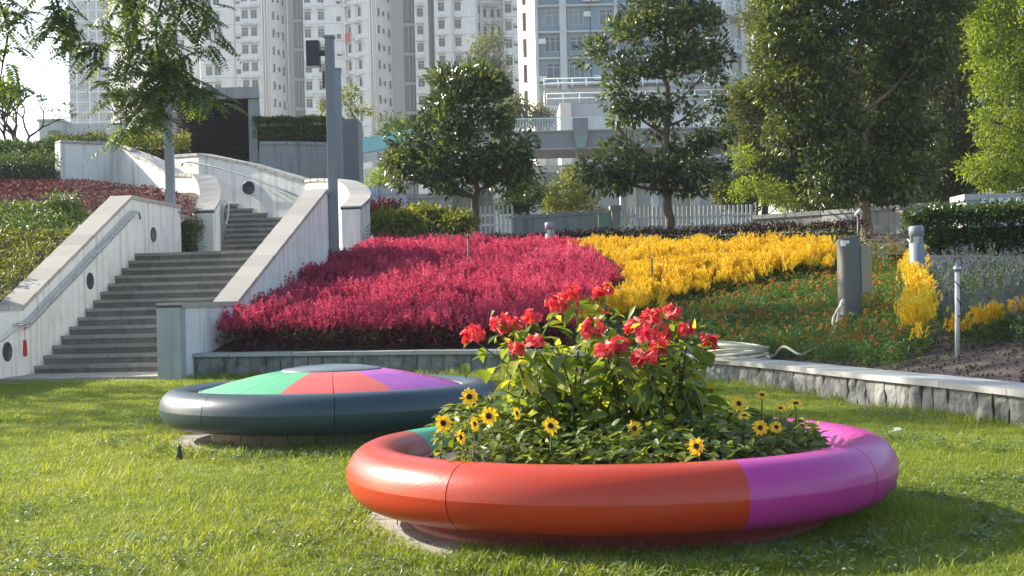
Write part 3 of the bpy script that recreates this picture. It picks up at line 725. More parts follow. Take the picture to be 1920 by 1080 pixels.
def rotm(d, up=Vector((0, 0, 1)), roll=0.0):
    x = Vector(d).normalized(); y = up.cross(x)
    y = y.normalized() if y.length > 1e-4 else Vector((0, 1, 0)); z = x.cross(y)
    return Matrix((x, y, z)).transposed().to_4x4() @ Matrix.Rotation(roll, 4, 'X')
SHR = [  # base (offset from the ring centre), label, blossoms (photo px, py, depth, size)
    ((-.36, -.02), 'red-flowered shrub leaning to the left side of the ring planter', [(887, 624, 6.75, 1.15), (938, 602, 6.9, 1.1), (966, 607, 6.85, .9), (998, 590, 7.0, .95), (965, 648, 6.6, .85), (1004, 637, 6.65, .8), (1043, 565, 7.1, 1.1)]),
    ((-.02, .10), 'tallest middle red-flowered shrub in the ring planter', [(1073, 546, 7.2, 1.0), (1131, 544, 7.2, 1.0), (1140, 577, 7.25, .55), (1112, 608, 6.75, 1.15), (1137, 654, 6.6, 1.0), (1160, 643, 6.65, .95)]),
    ((.30, -.02), 'red-flowered shrub with the densest cluster of blossoms, on the right in the ring planter', [(1193, 612, 6.85, 1.15), (1222, 590, 6.95, 1.05), (1240, 618, 6.9, 1.0), (1207, 668, 6.55, 1.15), (1236, 645, 6.65, .9), (1259, 583, 7.1, 1.0), (1287, 614, 7.0, .9), (1325, 634, 6.85, .95), (1213, 628, 6.75, 1.1)])]
for bi, (off, lab, bl) in enumerate(SHR):
    base = Vector((C1.x + off[0], C1.y + off[1], .215))
    t = thing('flowering_shrub', lab, 'shrub', base, 'red-flowered shrubs in the ring planter')
    tips = [at(px, py, Y) for px, py, Y, s in bl]
    extra = []
    lo = min(p.x for p in tips); hi = max(p.x for p in tips)
    for k in range(22):       # leafy shoots without blossom
        extra.append(Vector((random.uniform(lo + (.14 if bi == 0 else .02), hi - (.04 if bi == 2 else 0)), C1.y + random.uniform(-.45, .4), random.uniform(.45, .86 if bi else .78))))
    nleaf = 0; spots = []
    for k, tip in enumerate(tips + extra):
        b = base + Vector((random.uniform(-.17, .17), random.uniform(-.15, .15), -.02))
        if k < len(tips): tip_ = tip + Vector((0, 0, -.035))
        else: tip_ = tip
        mid = b.lerp(tip_, .5) + Vector(((b.x - base.x) * .5 + (base.x - tip_.x) * .08, random.uniform(-.03, .03), .02))
        pts = smooth_path([b, mid, tip_], 6); m = MB()
        m.tube(pts, [.009 - .006 * i / (len(pts) - 1) for i in range(len(pts))], 6); m.build('stem', M_twig if k % 3 else M_stem, t)
        n = len(pts)
        for i in range(7 if k < len(tips) else 6, n):
            spots.append((pts[i], i / (n - 1)))
        for q in range(2): spots.append((tip_ + Vector((random.gauss(0, .02),) * 2 + (random.uniform(-.05, 0),)), 1.0))
    random.shuffle(spots); want = 290; i = 0
    while nleaf < want:
        p, f = spots[i % len(spots)]; i += 1
        if i % 7 == 0: p = Vector((p.x + random.gauss(0, .05), p.y + random.gauss(0, .05), p.z - random.uniform(0, .15)))
        a = random.uniform(0, 2 * math.pi); d = Vector((math.cos(a), math.sin(a), random.uniform(-.75, .25)))
        s = random.uniform(.6, 1.22) * (.85 if f > .95 else 1.05)
        lk = random.choice((0, 1, 1, 2, 2, 3)) if random.random() > .16 else 4
        M_ = Matrix.Translation(p + d.normalized() * .015) @ rotm(d, roll=random.gauss(0, .45)) @ Matrix.Diagonal((s, s * random.uniform(.8, 1.15), s, 1))
        link('leaf', mus_leaves[lk], t, M_); nleaf += 1
    ex = []
    for q in range(270):
        p, f = random.choice(spots); ex.append(tuple(p + Vector((random.gauss(0, .045), random.gauss(0, .045), random.gauss(-.03, .05)))))
    V, Fq = leaf_arrays(np.array(ex), rand_dirs(270) + np.array([0, 0, -.35]), unit(np.array([0, 0, 1.]) + rng.normal(size=(270, 3)) * .5), rng.uniform(.055, .10, 270), rng.uniform(.028, .048, 270))
    link('inner_leaves', np_mesh('inner_leaves', V - np.array(base), Fq, L_mus, np.repeat(rng.uniform(.25, 1, 270), 2)), t)['kind'] = 'stuff'
    for k, ((px, py, Y, s), tip) in enumerate(zip(bl, tips)):
        M_ = Matrix.Translation(tip) @ Matrix.Rotation(random.uniform(0, 6.28), 4, 'Z') @ Matrix.Diagonal((s * 1.15, s * 1.15, s * 1.1, 1))
        link('blossom', blooms[(k + bi) % 5], t, M_)

# ------------------------------------------------------------------ sunflowers
def petal_ring(n=12, r0=.010, r1=.045):
    V = []; Fq = []; v = []
    for lay in range(2):
        for k in range(n):
            a = 2 * math.pi * (k + .5 * lay) / n + random.uniform(-.13, .13); d = Vector((math.cos(a), math.sin(a), 0)); s = Vector((-d.y, d.x, 0)); L_ = r1 * random.uniform(.78, 1.06); z = .004 * lay; b = len(V)
            for rr, w, zz in ((r0, .0030, 0), (r0 + (L_ - r0) * .5, .0054, random.uniform(.0, .008)), (r0 + (L_ - r0) * .82, .0036, random.uniform(-.006, .008)), (L_, .0003, random.uniform(-.014, .008))):
                V += [d * rr - s * w + Vector((0, 0, z + zz)), d * rr + s * w + Vector((0, 0, z + zz))]
            c = random.random()
            for j in range(3): Fq.append((b + 2 * j, b + 2 * j + 2, b + 2 * j + 3, b + 2 * j + 1)); v.append(c)
    return np_mesh('ray_petals', np.array([tuple(p) for p in V]), np.array(Fq), L_petal_y, v)
ray = [petal_ring(), petal_ring(11), petal_ring(13), petal_ring(12), petal_ring(10)]
mb = MB(); mb.lathe([(0, .009), (.006, .0095), (.011, .007), (.0155, .003), (.016, -.002), (0, -.006)], 16); disc_me = mb.mesh('flower_disc', L_disc)
sun_leaves = leaf_blade('sunflower_leaf', L_sun, .085, .05)
SUNF = [(880, 744, 6.45, 1, 'tallest yellow sunflower with a bare stem at the left end of the planter', 0),
        (831, 793, 6.35, 1, 'leftmost yellow sunflower, beside the green part of the ring', 0), (916, 780, 6.3, 1.05, 'orange-yellow sunflower above a half-turned one on the left of the planter', 0),
        (889, 795, 6.2, .85, 'half-turned sunflower between the leftmost and the orange-yellow one', 1), (863, 820, 6.1, .85, 'low sunflower turned sideways near the red rim on the left', 1),
        (968, 775, 6.5, .8, 'pale yellow sunflower seen edge-on behind the leaves left of the dark stems', 1), (1032, 799, 6.2, 1, 'bright sunflower in front of the dark shrub stems', 0),
        (1190, 803, 6.3, .9, 'dull shaded sunflower below the middle shrub', 0), (1305, 837, 6.0, 1, 'lone sunflower facing forward just above the red rim', 0),
        (1385, 757, 6.5, .95, 'sunflower leaning left in the right-hand group of the planter', 0), (1429, 741, 6.7, .85, 'highest sunflower of the right-hand group, tipped upward', 2),
        (1464, 766, 6.6, .8, 'small sunflower between the two tall ones on the right', 2), (1492, 757, 6.6, .95, 'rightmost sunflower, bright petals over the magenta ring', 2),
        (1396, 780, 6.4, .8, 'sunflower tucked below the leaning one in the right-hand group', 2), (1425, 802, 6.3, .9, 'dark-centred sunflower low in the right-hand group, facing left', 0),
        (1455, 801, 6.35, .8, 'lowest right sunflower beside the magenta ring', 0)]
for px, py, Y, s, lab, face in SUNF:
    h = at(px, py, Y); b = Vector((h.x + random.uniform(-.04, .04), h.y + random.uniform(-.02, .08), .22))
    t = thing('sunflower', lab, 'sunflower', b, 'sunflowers round the planter')
    nrm = {0: Vector((random.uniform(-.65, .45), -1, random.uniform(.0, .6))), 1: Vector((.9, -.5, .3)), 2: Vector((-.1, -.6, 1.0))}[face].normalized()
    m = MB(); pts = smooth_path([b, b.lerp(h, .6) + Vector((.01, .01, 0)), h - nrm * .012], 5); m.tube(pts, [.005 - .002 * i / (len(pts) - 1) for i in range(len(pts))], 6); m.build('stem', M_stem, t)
    M_ = Matrix.Translation(h) @ nrm.to_track_quat('Z', 'Y').to_matrix().to_4x4() @ Matrix.Rotation(random.uniform(0, 6), 4, 'Z') @ Matrix.Diagonal((s, s, s, 1))
    link('petals', random.choice(ray), t, M_); link('flower_disc', disc_me, t, M_)
    for k in range(7):
        p = b.lerp(h, random.uniform(.15, .8)); a = random.uniform(0, 6.28); q = random.uniform(.6, 1.0)
        link('leaf', random.choice(sun_leaves), t, Matrix.Translation(p) @ rotm(Vector((math.cos(a), math.sin(a), random.uniform(-.3, .3)))) @ Matrix.Diagonal((q, q, q, 1)))
# dense sunflower foliage filling the ring
n = 5200; rr = 1.0 * np.sqrt(rng.uniform(0, 1, n)); aa = rng.uniform(0, 2 * np.pi, n); rr = np.where((np.cos(aa) < -.55) & (np.sin(aa) > -.45), rr * .92, rr)
hmax = .13 + .16 * np.clip(1.0 - rr, 0, .3) / .3 * (0.5 + .9 * np.array([mnoise.noise(Vector((r * math.cos(a) * 3.1, r * math.sin(a) * 3.1, 1))) for r, a in zip(rr, aa)]))
P = np.stack([C1.x + rr * np.cos(aa), C1.y + rr * np.sin(aa), .20 + np.maximum(hmax, .05) * rng.uniform(.1, 1, n) ** .6], 1)
P[:, 2] += np.where((P[:, 0] < C1.x - .4) & (P[:, 1] > C1.y - .5), .06, 0)
D = unit(np.stack([np.cos(aa) * .3, np.sin(aa) * .3, np.zeros(n)], 1) + rng.normal(size=(n, 3)) * np.array([.8, .8, .35]))
V, Fq = leaf_arrays(P, D, unit(np.array([0, 0, 1.]) + rng.normal(size=(n, 3)) * .35), rng.uniform(.035, .085, n), rng.uniform(.022, .05, n))
setp(link('planter_foliage', np_mesh('planter_foliage', V, Fq, L_sun, np.repeat(rng.uniform(0, 1, n), 2))), 'low leafy sunflower foliage filling the ring planter', 'foliage', kind='stuff')

# ------------------------------------------------------------------ lawn grass
def tuft(seed, n, h, spread, lean, w):
    r_ = np.random.default_rng(seed); V = []; Fq = []; v = []
    for i in range(n):
        a = r_.uniform(0, 6.283); b = np.array([r_.normal() * spread, r_.normal() * spread, 0]); d = np.array([math.cos(a), math.sin(a), 0]); s = np.array([-d[1], d[0], 0])
        H = h * r_.uniform(.5, 1.15); ln = lean * r_.uniform(.3, 1.4); o = len(V); ww = w * r_.uniform(.7, 1.2)
        for t, k in ((0, .8), (.4, 1.0), (.75, .7), (1, .05)):
            p = b + d * H * ln * t * t + np.array([0, 0, H * (t - .25 * ln * t * t)]); V += [p - s * ww * k * .5, p + s * ww * k * .5]
        c = r_.uniform(0, 1)
        for j in range(3): Fq.append((o + 2 * j, o + 2 * j + 1, o + 2 * j + 3, o + 2 * j + 2)); v.append(c)
    return np_mesh('grass_tuft', np.array(V), np.array(Fq), I_grass, v)
tufts = [tuft(i, 26, .024, .030, 1.2, .0026) for i in range(5)] + [tuft(20 + i, 10, .075, .022, .9, .0036) for i in range(3)]
def weed(seed):
    r_ = np.random.default_rng(seed); n = 12
    P = r_.normal(size=(n, 3)) * np.array([.03, .03, 0]); P[:, 2] = r_.uniform(.02, .06, n)
    D = unit(r_.normal(size=(n, 3)) * np.array([1, 1, .3])); V, Fq = leaf_arrays(P, D, np.tile([0, 0, 1.], (n, 1)) + r_.normal(size=(n, 3)) * .3, .035, .014)
    return np_mesh('weed_sprig', V, Fq, I_weed, np.repeat(r_.uniform(0, 1, n), 2))
weeds = [weed(i) for i in range(3)]
gp = []
for y0, y1, dens in ((5.2, 7.0, 1900), (7.0, 9.0, 1200), (9.0, 12.5, 600), (12.5, 20.8, 260)):
    x0 = -.57 * y1 - .4; A = (y1 - y0) * 2 * -x0; k = int(A * dens)
    q = np.stack([rng.uniform(x0, -x0, k), rng.uniform(y0, y1, k)], 1); gp.append(q[np.abs(q[:, 0]) < .56 * q[:, 1] + .3])
gp = np.concatenate(gp)
d1 = np.hypot(gp[:, 0] - C1.x, gp[:, 1] - C1.y); d2 = np.hypot(gp[:, 0] - C2.x, gp[:, 1] - C2.y)
edge1 = 1.30 + .07 * np.sin(np.arctan2(gp[:, 1] - C1.y, gp[:, 0] - C1.x) * 5) - .24 * ((gp[:, 0] > C1.x - .80) & (gp[:, 1] < C1.y + .2))
keep = (d1 > edge1 - .02) & (d2 > 1.22 + .07 * np.sin(gp[:, 0] * 9) - .24 * (gp[:, 0] > C2.x - .85))
wy = np.interp(gp[:, 0], WA[:, 0], WA[:, 1]); keep &= ~((gp[:, 1] > wy - .04) & (gp[:, 0] > -4.75))
keep &= ~((gp[:, 0] > 3.0) & np.array([behind_wall(x, y) for x, y in gp]))
su = (gp - np.array(S0[:2])) @ np.array(du[:2]); sv = (gp - np.array(S0[:2])) @ np.array(dv[:2])
keep &= ~((su > -1.35 - .05 * sv) & (gp[:, 0] < -4.7)) & ~((sv < .3) & (su > -1.6))
keep &= ~((gp[:, 0] < -4.9) & (gp[:, 1] > 19.2))
gp = gp[keep]; n = len(gp); d1 = d1[keep]; d2 = d2[keep]; wy = wy[keep]
nz = np.array([mnoise.noise(Vector((x * .9, y * .9, 3))) for x, y in gp])
near_edge = (d1 < 1.55) | (d2 < 1.5) | ((wy - gp[:, 1] < .35) & (gp[:, 0] > -4.7))
tall = rng.uniform(0, 1, n) < np.where(near_edge, .6, .02 + .05 * (nz > .15))
pick = np.where(tall, rng.integers(5, 8, n), rng.integers(0, 5, n))
scl = rng.uniform(.75, 1.25, n) * (1 + .25 * nz) * np.interp(gp[:, 1], [5, 9, 20], [.92, 1.1, 1.5])
rot = np.stack([rng.normal(0, .12, n), rng.normal(0, .12, n), rng.uniform(0, 6.28, n)], 1)
zz = np.array([ground_z(x, y) for x, y in gp]) - .004
setp(scatter('grass', np.column_stack([gp, zz]), rot, scl, tufts, pick), 'short sunlit lawn grass with longer tufts round the benches', 'grass', kind='stuff')
k = 5200; q = np.stack([rng.uniform(-3.6, 3.4, k), rng.uniform(5.3, 13, k)], 1)
nz = np.array([mnoise.noise(Vector((x * 1.3 + 7, y * .9, 5))) for x, y in q]); dd1 = np.hypot(q[:, 0] - C1.x, q[:, 1] - C1.y); dd2 = np.hypot(q[:, 0] - C2.x, q[:, 1] - C2.y)
q = q[((nz > .12) | ((dd1 < 1.9) & (nz > -.2)) | ((dd2 < 1.8) & (nz > -.2))) & (dd1 > 1.28) & (dd2 > 1.3) & ~((q[:, 0] > 2.2) & np.array([behind_wall(x, y) for x, y in q]))]; n = len(q)
setp(scatter('lawn_weeds', np.column_stack([q, [ground_z(x, y) for x, y in q]]), np.stack([np.zeros(n), np.zeros(n), rng.uniform(0, 6.28, n)], 1), rng.uniform(.6, 1.2, n), weeds), 'small broad-leaved weeds in patches of the lawn', 'weeds', kind='stuff')

# ------------------------------------------------------------------ flower bed plants
def plant(seed, name, h, leafn, leafl, leafw, lmat, heads, kind, hmat, hl=.09, hr=.02, hn=14, spread=.05):
    r_ = np.random.default_rng(seed); Vs = []; Fs = []; vs = []; ms = []
    def put(V, Fq, v, m):
        o = sum(len(a) for a in Vs); Vs.append(V); Fs.append(Fq + o); vs.append(v); ms.append(np.full(len(Fq), m))
    P = r_.normal(size=(leafn, 3)) * np.array([spread * .8, spread * .8, 0]); P[:, 2] = h * r_.uniform(.03, .88, leafn)
    D = unit(r_.normal(size=(leafn, 3)) * np.array([1, 1, .35]) + np.array([0, 0, .25])); V, Fq = leaf_arrays(P, D, np.tile([0, 0, 1.], (leafn, 1)) + r_.normal(size=(leafn, 3)) * .3, leafl * r_.uniform(.7, 1.2, leafn), leafw)
    put(V, Fq, np.repeat(r_.uniform(0, 1, leafn), 2), 0)
    for k in range(heads):
        c = np.array([r_.normal() * spread, r_.normal() * spread, h * r_.uniform(.82, 1.08)]); ax = unit(np.array([r_.normal() * .18, r_.normal() * .18, 1.0]))
        if kind == 'plume':
            t = r_.uniform(0, 1, hn); d = unit(r_.normal(size=(hn, 3)) * np.array([1, 1, .3])); Pp = c + ax * (t * hl)[:, None] + d * (hr * (1 - t) * .6)[:, None]
            V, Fq = leaf_arrays(Pp, d * .55 + ax * .9, d, hl * .36 * (1.15 - .5 * t), hr * .75, 0.3, 0.0)
        else:
            d = unit(r_.normal(size=(hn, 3)) * np.array([1, 1, .6]) + np.array([0, 0, .4])); Pp = c + d * hr * .3; V, Fq = leaf_arrays(Pp, d, unit(r_.normal(size=(hn, 3))), hr * .9, hr * .8, .3, .1)
        put(V, Fq, np.repeat(r_.uniform(0, 1, len(Pp)) * .4 + r_.uniform(0, .6), 2), 1)
    return np_mesh(name, np.concatenate(Vs), np.concatenate(Fs), [lmat, hmat], np.concatenate(vs), mi=np.concatenate(ms))
celo = [plant(i, 'red_plume_plant', .36 + .03 * (i % 3 - 1), 24, .11, .026, I_celo_lf if i != 4 else I_green2, (7, 8, 6, 7, 4)[i], 'plume', I_celo, (.11, .14, .10, .125, .10)[i], (.025, .022, .027, .024, .023)[i], 16, .065) for i in range(5)]
gold = [plant(30 + i, 'golden_plume_plant', .32 + .02 * (i % 3), 16, .11, .025, I_green, 7, 'plume', I_yel, .15 + .02 * (i % 2), .021, 18, .05) for i in range(4)]
mari = [plant(50 + i, 'marigold_plant', .25, 34, .065, .016, I_green, 1, 'pom', I_orange, .03, .020, 16, .07) for i in range(3)]
mari2 = [plant(60 + i, 'marigold_plant', .25, 34, .065, .016, I_green, 0, 'pom', I_orange) for i in range(3)]
salv = [plant(70 + i, 'salvia_plant', .25, 40, .065, .02, I_salvia_lf, 2, 'plume', I_salvia, .11, .009, 9, .06) for i in range(4)]
PR = [(352, 668), (356, 610), (410, 588), (432, 568), (500, 530), (560, 490), (600, 466), (640, 453), (700, 447), (860, 449), (1000, 446), (1060, 452), (1120, 468), (1150, 497), (1142, 528), (1104, 560), (1070, 592), (1010, 622), (960, 668)]
PY = [(1060, 455), (1130, 450), (1300, 449), (1560, 450), (1578, 459), (1560, 474), (1450, 490), (1330, 511), (1262, 530), (1200, 550), (1150, 562), (1080, 592), (1090, 572), (1138, 540), (1190, 530), (1188, 490), (1140, 463)]
PG = [(1120, 466), (1140, 463), (1188, 490), (1190, 530), (1138, 540), (1104, 560), (1142, 528), (1150, 497)]
PM = [(1040, 620), (1080, 592), (1150, 562), (1200, 550), (1262, 530), (1330, 511), (1450, 490), (1560, 474), (1600, 462), (1690, 452), (1693, 520), (1700, 570), (1692, 655), (1500, 652), (1330, 655), (1000, 655)]
PC = [(1690, 462), (1722, 462), (1738, 520), (1744, 560), (1752, 606), (1697, 610), (1698, 560), (1706, 520)]
PS = [(1730, 474), (2400, 474), (2500, 590), (1900, 592), (1772, 594), (1752, 570), (1742, 520)]
def bed_points(dens, top, poly, wmin=.55, jit=1.0):
    k = int(dens * 19 * 24); x = rng.uniform(-5.2, 13.5, k); y = rng.uniform(10, 34, k)
    ok = np.array([behind_wall(a, b) for a, b in zip(x, y)]); x, y = x[ok], y[ok]
    wd = np.array([wall_dist(a, b)[0] for a, b in zip(x, y)]); x, y = x[wd > wmin], y[wd > wmin]
    z = np.array([bed_z(a, b) for a, b in zip(x, y)])
    px, py = project(np.stack([x, y, z + top], 1))
    nj = np.array([mnoise.noise(Vector((a * 1.7, b * 1.7, 4))) for a, b in zip(x, y)]); px = px + jit * (nj * 16 + rng.normal(0, 5, len(px))); py = py + jit * (nj[::-1] * 3 + rng.normal(0, 3, len(py))); s = in_poly(px, py, poly)
    lim = -4.35 + .14 * (y - 20); s &= x > lim
    return np.stack([x, y, z], 1)[s]
def bed_scatter(name, label, cat, pts, protos, lo=.8, hi=1.2, tilt=.12):
    n = len(pts); nz = np.array([mnoise.noise(Vector(p) * .8) for p in pts])
    return setp(scatter(name, pts, np.stack([rng.normal(0, tilt, n), rng.normal(0, tilt, n), rng.uniform(0, 6.28, n)], 1), rng.uniform(lo, hi, n) * (1 + .22 * nz), protos), label, cat, kind='stuff')
bed_scatter('red_plume_flowers', 'mass of pink-red plumed flowers filling the left half of the bed', 'flowers', bed_points(66, .47, PR, .44), celo)
bed_scatter('golden_plume_flowers', 'band of bright yellow plumed flowers across the back of the bed', 'flowers', bed_points(80, .46, PY), gold, .72, 1.08)
bed_scatter('green_edging_plants', 'green gap of low leafy plants between the red and the yellow flowers', 'plants', bed_points(55, .25, PG), mari2)
pm = bed_points(95, .27, PM)
mpick = rng.uniform(0, 1, len(pm)) < .62
bed_scatter('marigold_plants', 'low green marigold plants dotted with small orange flowers', 'flowers', pm, mari + mari2)
bed_scatter('salvia_plants', 'grey-green plants with violet flower spikes at the right end of the bed', 'flowers', bed_points(60, .27, PS), salv)
pc = bed_points(32, .42, PC, .55, .35)
bed_scatter('golden_border_flowers', 'narrow column of yellow plumed flowers between the marigolds and the violet spikes', 'flowers', pc, gold, .75, 1.05)
for px, py, Y, lab in ((1797, 640, 13.6, 'yellow plumed plant just behind the white sprinkler pipe'), (1833, 632, 13.7, 'bushy yellow plumed plant to the right of the sprinkler pipe'),
                       (1868, 622, 13.8, 'yellow plumed plant between the bushy one and the one cut by the picture edge'), (1917, 605, 13.9, 'rightmost yellow plumed plant, at the end of the front row')):
    p = at(px, py, Y); p.z = bed_z(p.x, p.y) - .02
    t = thing('yellow_plume_plant', lab, 'flower', p, 'yellow plumed plants in the front row')
    for k in range(4):
        o = link('foliage', gold[k % 4], t, Matrix.Translation(p + Vector((random.gauss(0, .04), random.gauss(0, .05), 0))) @ Matrix.Rotation(random.uniform(0, 6), 4, 'Z') @ Matrix.Scale(random.uniform(.7, .9), 4))  # each piece is a whole flower stalk, leaves and golden plumes together
# clods of soil along the front of the bed
P = []
for x, y in zip(rng.uniform(1.5, 7.5, 14000), rng.uniform(10, 17.5, 14000)):
    if behind_wall(x, y) and .44 < wall_dist(x, y)[0] < 2.2: P.append((x, y, bed_z(x, y) + rng.uniform(.0, .02)))
clod = MB(); bmt = bmesh.new(); bmesh.ops.create_icosphere(bmt, subdivisions=2, radius=.02)
for v in bmt.verts: v.co *= 1 + .5 * mnoise.noise(v.co * 60)
cm_ = bpy.data.meshes.new('soil_clod'); bmt.to_mesh(cm_); bmt.free(); cm_.materials.append(M_soil)
P = np.array(P); n = len(P)
setp(scatter('soil_clods', P, rng.uniform(0, 6, (n, 3)), rng.uniform(.1, .7, n) ** 1.3, [cm_]), 'dark crumbly soil clods along the edge of the bed', 'soil', kind='stuff')

# ------------------------------------------------------------------ posts, bollards, hose
def square_post(m, a, b, w, mi=0):
    m.box((a.x - w / 2, a.y - w / 2, a.z), (a.x + w / 2, a.y + w / 2, b.z), mi)
def lamp_post(label, px, ytop, ybot, Y, w, head):
    b = at(px, ybot, Y); tp = at(px, ytop, Y); tp.x = b.x
    t = thing('lamp_post', label, 'lamp post', b, 'square grey lamp posts by the stairs')
    m = MB(); square_post(m, b - Vector((0, 0, .5)), tp, w); bevel(m.build('post', M_post, t), .008)
    m = MB(); m.box((b.x - w * .62, b.y - w * .62, tp.z + .002), (b.x + w * .62, b.y + w * .62, tp.z + .05)); m.build('post_cap', M_post, t)
    if head:
        zc = tp.z - .28
        m = MB(); m.box((b.x - w / 2 - .10, b.y - .03, zc - .05), (b.x - w / 2 + .003, b.y + .03, zc + .05)); m.build('bracket', M_dark, t)
        m = MB(); m.box((b.x - w / 2 - .36, b.y - .12, zc - .25), (b.x - w / 2 - .10, b.y + .12, zc + .24)); l = m.build('lamp_head', M_dark, t); bevel(l, .02)
        m = MB(); m.box((b.x - w / 2 - .34, b.y - .1, zc - .262), (b.x - w / 2 - .12, b.y + .1, zc - .252)); m.build('lens', M_picket, l)
    return t
lamp_post('tall square grey lamp post with a dark box lamp, beside the pink flower bed', 627, 72, 460, 26.5, .17, True)
lamp_post('farther lamp post half hidden behind the tall grey one', 640, 131, 420, 40, .17, True)
lamp_post('slim grey lamp post rising into the feathery tree beside the left parapet', 321, 165, 425, 28.5, .165, False)
def bollard(label, px, ytop, Y, r=.107, h=.85):
    tp = at(px, ytop, Y); b = Vector((tp.x, tp.y, tp.z - h)); t = thing('bollard_light', label, 'bollard', b, 'round bollard lights in the flower beds')
    m = MB(); m.lathe([(r, -.2), (r, h - .24), (r - .012, h - .235), (0, h - .235)], 24, c=b); m.build('bollard_body', M_post, t)
    m = MB(); m.lathe([(r - .02, h - .235), (r - .02, h - .145)], 24, c=b); m.build('lens', solid('lens_cream_%d' % px, (.5, .47, .33), .3), t)
    for k in range(4):
        a = k * math.pi / 2 + .4; m = MB(); c = b + Vector((math.cos(a) * (r - .02), math.sin(a) * (r - .02), 0)); m.box(c + Vector((-.02, -.02, h - .236)), c + Vector((.02, .02, h - .144))); m.build('lens_rib', M_post, t)
    m = MB(); m.lathe([(0, h - .146), (r - .012, h - .146), (r, h - .14), (r, h - .015), (r - .015, h), (0, h)], 24, c=b); m.build('bollard_cap', M_post, t)
bollard('small grey bollard light standing between the red and the yellow flowers, near the maroon hedge', 1031, 417, 28.6)
bollard('grey bollard light with a cream band in front of the clipped right hedge', 1718, 424, 19.6)
# hose pillar: slant-topped half-round column with a tap box
b = at(1597, 600, 17.2); b.z = bed_z(b.x, b.y) - .1; ztop = at(1597, 441, 17.2).z
t = thing('hose_pillar', 'dark grey round-fronted hose pillar with a slanted top standing in the marigolds', 'pillar', b)
m = MB(); r = .125; A = [math.pi + math.pi * i / 16 for i in range(17)]
poly = [(b.x + r * math.cos(a), b.y + .55 * r * math.sin(a)) for a in A] + [(b.x + r, b.y + .16), (b.x - r, b.y + .16)]
m.prism(poly, b.z, [ztop + .028 * (p[0] - b.x) / r - .02 for p in poly]); m.build('pillar_body', solid('bronze_grey_metal', (.115, .112, .098), .55, .08, 4, dirt=.2, dirt_col=(.16, .15, .13, 1)), t)
m = MB(); yb = b.y - .55 * r * 1.0
A = [math.pi * 1.12 + math.pi * .33 * i / 6 for i in range(7)]
for zz0, zz1, k0, k1 in ((ztop - .135, ztop - .065, 0, 4), (ztop - .105, ztop - .065, 4, 6)):
    pts = [(b.x + (r + .003) * math.cos(A[i]), b.y + (.55 * r + .003) * math.sin(A[i])) for i in range(k0, k1 + 1)]
    vs = [(p[0], p[1], z) for z in (zz0, zz1) for p in pts]; q = len(pts); m.add(vs, [(i, i + 1, q + i + 1, q + i) for i in range(q - 1)])
m.build('sticker', M_picket, t)
m = MB(); m.box((b.x + r + .002, b.y - .02, ztop - .72), (b.x + r + .14, b.y + .2, ztop - .13)); bx = m.build('side_box', M_brown, t); bevel(bx, .01)
m = MB(); m.box((b.x + r + .09, b.y - .026, ztop - .22), (b.x + r + .125, b.y - .018, ztop - .18)); m.build('label_plate', solid('dull_brass', (.4, .32, .12), .4), bx)
# hose
c = at(1390, 662, 16.2); c.z = WA[int(np.hypot(WA[:, 0] - c.x, WA[:, 1] - c.y).argmin()), 2]; c.y += .22
t = thing('hose_coil', 'cream garden hose coiled on the pale wall cap and running up to the hose pillar', 'hose', c)
for k in range(6):
    rx = .36 - .035 * (k % 3) + random.uniform(-.015, .015); ry = .34 - .03 * (k % 2); z = .018 + .027 * k; ox, oy = random.uniform(-.03, .03), random.uniform(-.03, .05)
    m = MB(); m.tube([c + Vector((ox + rx * math.cos(a), oy + ry * math.sin(a), z + .03 * math.sin(a * 1 + k) + (.02 if k > 3 else 0))) for a in np.linspace(0, 2 * math.pi, 41)[:-1]], .0155, 8, closed=True); m.build('hose_loop', M_hose, t)
hp = [c + Vector((.33, -.1, .05)), c + Vector((.42, .0, .03)), at(1470, 650, 16.2), at(1500, 630, 15.9), at(1530, 612, 16.2), at(1560, 596, 16.8), at(1577, 570, 17.0), at(1582, 563, 17.1)]
for q_ in (3, 4, 5): hp[q_].z = bed_z(hp[q_].x, hp[q_].y) + .06
m = MB(); m.tube(smooth_path(hp, 6), .016, 8); m.build('hose_run', M_hose, t)
hp = [at(1582, 566, 17.05), at(1570, 582, 16.95), at(1562, 600, 16.9), at(1564, 622, 16.9)]
m = MB(); m.tube(smooth_path(hp, 6), .016, 8); m.build('hose_tail', M_hose, t)
# sprinkler pipes and stakes
def sprinkler(label, px, yt, yb, Y, r, mat, head=True, ring=False, name='sprinkler_pipe', cat='sprinkler'):
    a = at(px, yb, Y); tp = at(px, yt, Y); a.z = min(a.z, bed_z(a.x, a.y)) - .05
    t = thing(name, label, cat, a); m = MB(); m.tube([a, Vector((tp.x, tp.y, tp.z))], r, 10); m.build('pipe', mat, t)
    if head:
        m = MB(); m.lathe([(0, 0), (r * 1.7, 0), (r * 1.7, .03), (r * 1.2, .05), (r * .7, .055), (r * .7, .08), (0, .08)], 12, c=tp); m.build('sprinkler_head', M_dark if r < .02 else M_steel, t)
        m = MB(); m.tube([tp + Vector((-.035, 0, .08)), tp + Vector((-.02, 0, .12)), tp + Vector((.03, -.01, .13)), tp + Vector((.045, 0, .07))], .007, 6); m.build('spray_arm', M_dark, t)
    if r > .02:
        m = MB()
        m.tube([Vector((tp.x + r * 1.1 * math.cos(k * .9), tp.y + r * 1.1 * math.sin(k * .9), tp.z - .02 - k * .022)) for k in range(22)], .006, 5); m.build('wire_wrap', M_dark, t)
    if ring:
        m = MB(); m.tube([tp + Vector((.035 * math.cos(q), 0, .03 + .035 * math.sin(q))) for q in np.linspace(0, 6.283, 17)[:-1]], .005, 5, closed=True); m.build('ring', M_dark, t)
